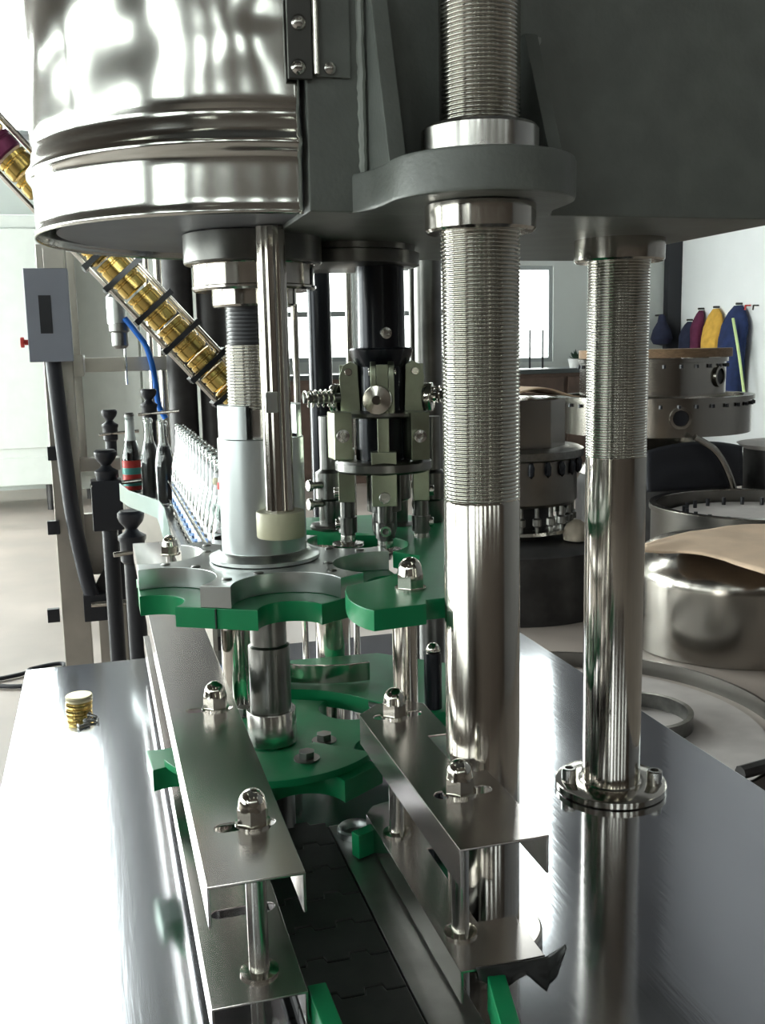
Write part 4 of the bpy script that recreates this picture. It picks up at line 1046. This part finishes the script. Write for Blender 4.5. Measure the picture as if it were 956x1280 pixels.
tank_ring('wide stainless tank ring with a round port, lower one of the stack under the coats', tx, r1, q(546), q(498), port=-106, bolts=36)
tank_ring('narrower stainless tank ring, upper one of the stack under the coats', tx-0.02, r2_, q(497), q(449), port=-60, bolts=28)
ld = obj('wooden_board', MB().lathe([(r2_*1.02, q(448)), (r2_*1.02, q(437)), (0, q(437))], (tx, TY, 0), 48), 'wood', loc=(tx, TY, q(448)))
tag(ld, 'brown wooden board covering the top of the stacked tank rings', 'board')
st = thing('tank_stand', 'dark vessel with a bright funnel collar that carries the stacked tank rings', 'vessel', (tx, TY, 0))
obj('vessel', MB().lathe([(0.54, 0), (0.56, 0.02), (0.56, q(606)-0.06), (0.54, q(606)-0.02), (0.51, q(600)), (0.50, q(596))], (tx, TY, 0), 56), 'darkiron', st)
obj('funnel', MB().lathe([(0.50, q(598)), (0.47, q(590)), (0.34, q(560)), (0.33, q(546))], (tx-0.10, TY-0.1, 0), 48), 'tank', st)
hz = obj('light_hose', MB().tube([at(868, 546, TY-0.76), at(893, 562, TY-0.77), at(908, 585, TY-0.77), at(918, 615, TY-0.77), at(920, 640, TY-0.77)], 0.022, 10, 8), 'tank', loc=tuple(at(908, 585, TY-0.6)))
tag(hz, 'pale hose bending down from the stacked tank rings', 'hose')
tp = obj('black_tarp', MB().grid(lambda u, v: (at(806+120*u, 560, TY-0.68).x, TY-0.69-0.02*math.sin(PI*u)-0.02*v+0.01*noise.noise(Vector((u*6, v*4, 1))), at(880, 549+58*v, TY-0.6).z - 0.05*(2*u-1)**2*(1-v)), 20, 12), 'rubber', loc=tuple(at(880, 580, TY-0.6)))
tp.modifiers.new('thickness', 'SOLIDIFY').thickness = 0.006
tag(tp, 'black sheet hanging under the wide tank ring, beside the pale hose', 'sheet')
c = at(992, 600, 6.2)
dk = thing('dark_tank', 'dark round tank with a pale ring lid at the right edge', 'tank', (c.x, 6.2, 0))
obj('wall', MB().lathe([(0.36, 0), (0.36, at(950, 568, 5.9).z)], (c.x, 6.2, 0), 40), 'darkiron', dk)
obj('lid', MB().lathe([(0.37, at(950, 568, 5.9).z), (0.41, at(950, 562, 5.9).z), (0.33, at(950, 560, 5.9).z), (0, at(950, 560, 5.9).z)], (c.x, 6.2, 0), 40), 'board', dk)
# workbench with worktop, cup and plant
YK = 10.2
wb = thing('long_counter', 'long brown counter with a dark worktop under the bright back windows', 'counter', (4.4, YK, 0))
zc = at(690, 461, YK).z
obj('body', MB().box(1.9, 5.85, YK+0.04, YK+0.75, 0, zc-0.05), 'brown', wb)
obj('worktop', MB().box(1.85, 5.90, YK, YK+0.80, zc-0.05, zc), 'worktop', wb, bevel=0.006)
for k in range(5): obj('door', MB().box(1.95+0.78*k, 2.68+0.78*k, YK+0.015, YK+0.045, 0.1, zc-0.09), 'brown', wb, bevel=0.006)
cpn = at(718, 452, YK+0.2)
pt = thing('potted_plant', 'small plant in a white cup on the counter, left of the far column', 'plant', (cpn.x, YK+0.2, zc))
obj('cup', MB().lathe([(0.055, zc), (0.075, zc+0.10), (0.068, zc+0.10), (0.05, zc+0.02), (0, zc+0.02)], (cpn.x, YK+0.2, 0), 24), 'white', pt)
lf = MB()
for k in range(26):
    a = random.uniform(0, 2*PI); e = random.uniform(0.3, 1.3); d = Vector((math.cos(a)*math.cos(e), math.sin(a)*math.cos(e), math.sin(e)))
    b0 = Vector((cpn.x+0.02, YK+0.2, zc+0.08)); n = d.cross(Vector((0,0,1))).normalized()*0.018; l_ = random.uniform(0.07, 0.15)
    vs_ = [lf.bm.verts.new(p_) for p_ in (b0, b0+d*l_*0.5+n, b0+d*l_, b0+d*l_*0.5-n)]
    lf.bm.faces.new(vs_)
obj('leaves', lf, 'leaf', pt)
for px_, lab in ((662, 'thin dark rod standing at the window, left one'), (678, 'thin dark rod standing at the window, right one')):
    p = at(px_, 455, YK+0.55); o = obj('window_rod', MB().cyl((p.x, YK+0.55, zc), (p.x, YK+0.55, at(px_, 412, YK+0.55).z), 0.012, 8), 'black', loc=(p.x, YK+0.55, zc)); tag(o, lab, 'rod')

# coats on the right wall
HK = XR-0.02
def onx(px_, py_, X):
    d = FW + RT*((px_-478)/FPX) - UP*((py_-640)/FPX); return CAM + d*(X/d.x)
def coat(name, lab, px0, px1, py0, py1, m, depth, seed, cat='coat', taper=0.42, X=HK):
    """a hanging garment: gathered at the hook, folds widening downwards"""
    a, b_ = onx(px0, (py0+py1)/2, X), onx(px1, (py0+py1)/2, X)
    yc, hw = (a.y+b_.y)/2, abs(a.y-b_.y)/2
    z1, z0 = onx((px0+px1)/2, py0, X).z, onx((px0+px1)/2, py1, X).z
    b = MB(); rows = []; n = 28; L_ = 16
    for j in range(L_+1):
        v = j/L_; row = []
        wdt = hw*(0.30 + 0.70*min(1, v*5.5)**0.6)*(1 - 0.30*max(0, v-0.25))
        for i in range(n):
            t_ = 2*PI*i/n
            fold = 1 + 0.16*noise.noise(Vector((math.cos(t_)*2.2, math.sin(t_)*2.2+seed, v*2)))*(0.4+v)
            row.append(b.bm.verts.new((X - depth*0.5*(0.3+0.7*min(1, v*3)) - depth*0.48*math.cos(t_)*fold*(0.3+0.7*min(1, v*3)),
                                       yc + wdt*math.sin(t_)*fold + 0.03*noise.noise(Vector((v*2, seed, 0))), z1 + (z0-z1)*v)))
        rows.append(row)
    for P, Q in zip(rows, rows[1:]):
        for i in range(n): b.bm.faces.new((P[i], P[(i+1)%n], Q[(i+1)%n], Q[i]))
    b.bm.faces.new(rows[0]); b.bm.faces.new(rows[-1][::-1])
    g = thing(name, lab, cat, (X-depth/2, yc, z0))
    obj('cloth', b, m, g, sharp=80)
    hk = MB().cyl((X+0.019, yc, z1+0.02), (X-0.06, yc, z1+0.02), 0.012, 10)
    obj('loop', hk, 'darkiron', g)
    return g, yc, hw, z0, z1
coat('work_coat', 'navy work coat with a lime reflective stripe on the bright right wall', 908, 939, 382, 512, 'cloth_blue', 0.20, 3)
g, yc, hw, z0, z1 = coat('work_coat', 'ochre yellow coat hanging on the bright right wall', 884, 907, 386, 500, 'cloth_yellow', 0.16, 11)
coat('work_coat', 'maroon coat hanging between the dark coat and the yellow one', 871, 883, 388, 456, 'cloth_maroon', 0.14, 7)
coat('work_coat', 'dark coat hanging lowest at the left end of the coat row', 856, 870, 402, 456, 'cloth_dark', 0.14, 9)
nb = [o for o in COL.objects if o.name.startswith('work_coat') and o.get('label', '').startswith('navy')][0]
p0, p1, p2 = onx(916, 398, HK-0.18), onx(923, 440, HK-0.2), onx(931, 500, HK-0.19)
stp = MB().tube([p0, p1, p2], 0.016, 8, 6)
obj('reflective_stripe', stp, 'lime', nb)
for px_, m_, lab in ((936, 'red', 'small red coat hook on the right wall beside the navy coat'), (946, 'darkiron', 'small dark coat hook on the right wall, beyond the red one')):
    p = onx(px_, 384, HK)
    o = obj('coat_hook', MB().cyl((XR+0.001, p.y, p.z+0.02), (XR-0.07, p.y, p.z+0.02), 0.008, 10).cyl((XR-0.065, p.y, p.z+0.024), (XR-0.072, p.y, p.z-0.03), 0.009, 10), m_, loc=tuple(p)); tag(o, lab, 'hook')
# dark bag on the back wall
bgp = at(823, 432, YB-0.08)
bag = thing('hanging_bag', 'dark teardrop bag hanging on the back wall left of the corner post', 'bag', (bgp.x, YB-0.08, bgp.z))
zt_ = at(823, 393, YB-0.08).z; h_ = zt_-bgp.z
obj('bag', MB().lathe([(0, bgp.z), (0.10, bgp.z+0.02), (0.135, bgp.z+h_*0.22), (0.11, bgp.z+h_*0.5), (0.055, bgp.z+h_*0.75), (0.045, bgp.z+h_*0.93), (0.02, zt_)], (bgp.x, YB-0.145, 0), 20), 'cloth_dark', bag)
obj('hook', MB().cyl((bgp.x, YB+0.001, zt_-0.01), (bgp.x, YB-0.17, zt_-0.01), 0.012, 8), 'darkiron', bag)

# fluorescent battens on the ceiling (out of the picture, seen in the reflections)
LAMPS = ['', 'above the machine on the left', 'behind the camera in the middle', 'behind the camera on the right', 'beside the head on the right', 'over the tanks']
lp = None
for i, (x, y_) in enumerate([(-2.2, -2.5), (-2.2, 1.5), (1.0, -2.5), (4.2, -2.5), (4.2, 1.5)]):
    if lp is None:
        lp = thing('batten_lamp', 'fluorescent batten lamp hung high in the hall, behind the camera on the left', 'lamp', (x, y_, 5.2), 'batten lamps')
        obj('tube', MB().cyl((x, y_-0.7, 5.17), (x, y_+0.7, 5.17), 0.02, 12), 'lamp', lp)
        obj('housing', MB().box(x-0.06, x+0.06, y_-0.75, y_+0.75, 5.19, 5.25), 'lamp_body', lp, bevel=0.005)
        obj('suspension', MB().cyl((x, y_-0.6, 5.24), (x, y_-0.6, HC), 0.004, 6).cyl((x, y_+0.6, 5.24), (x, y_+0.6, HC), 0.004, 6), 'frame', lp)
    else:
        dup(lp, (x, y_, 5.2), 'fluorescent batten lamp hung high in the hall, ' + LAMPS[i])
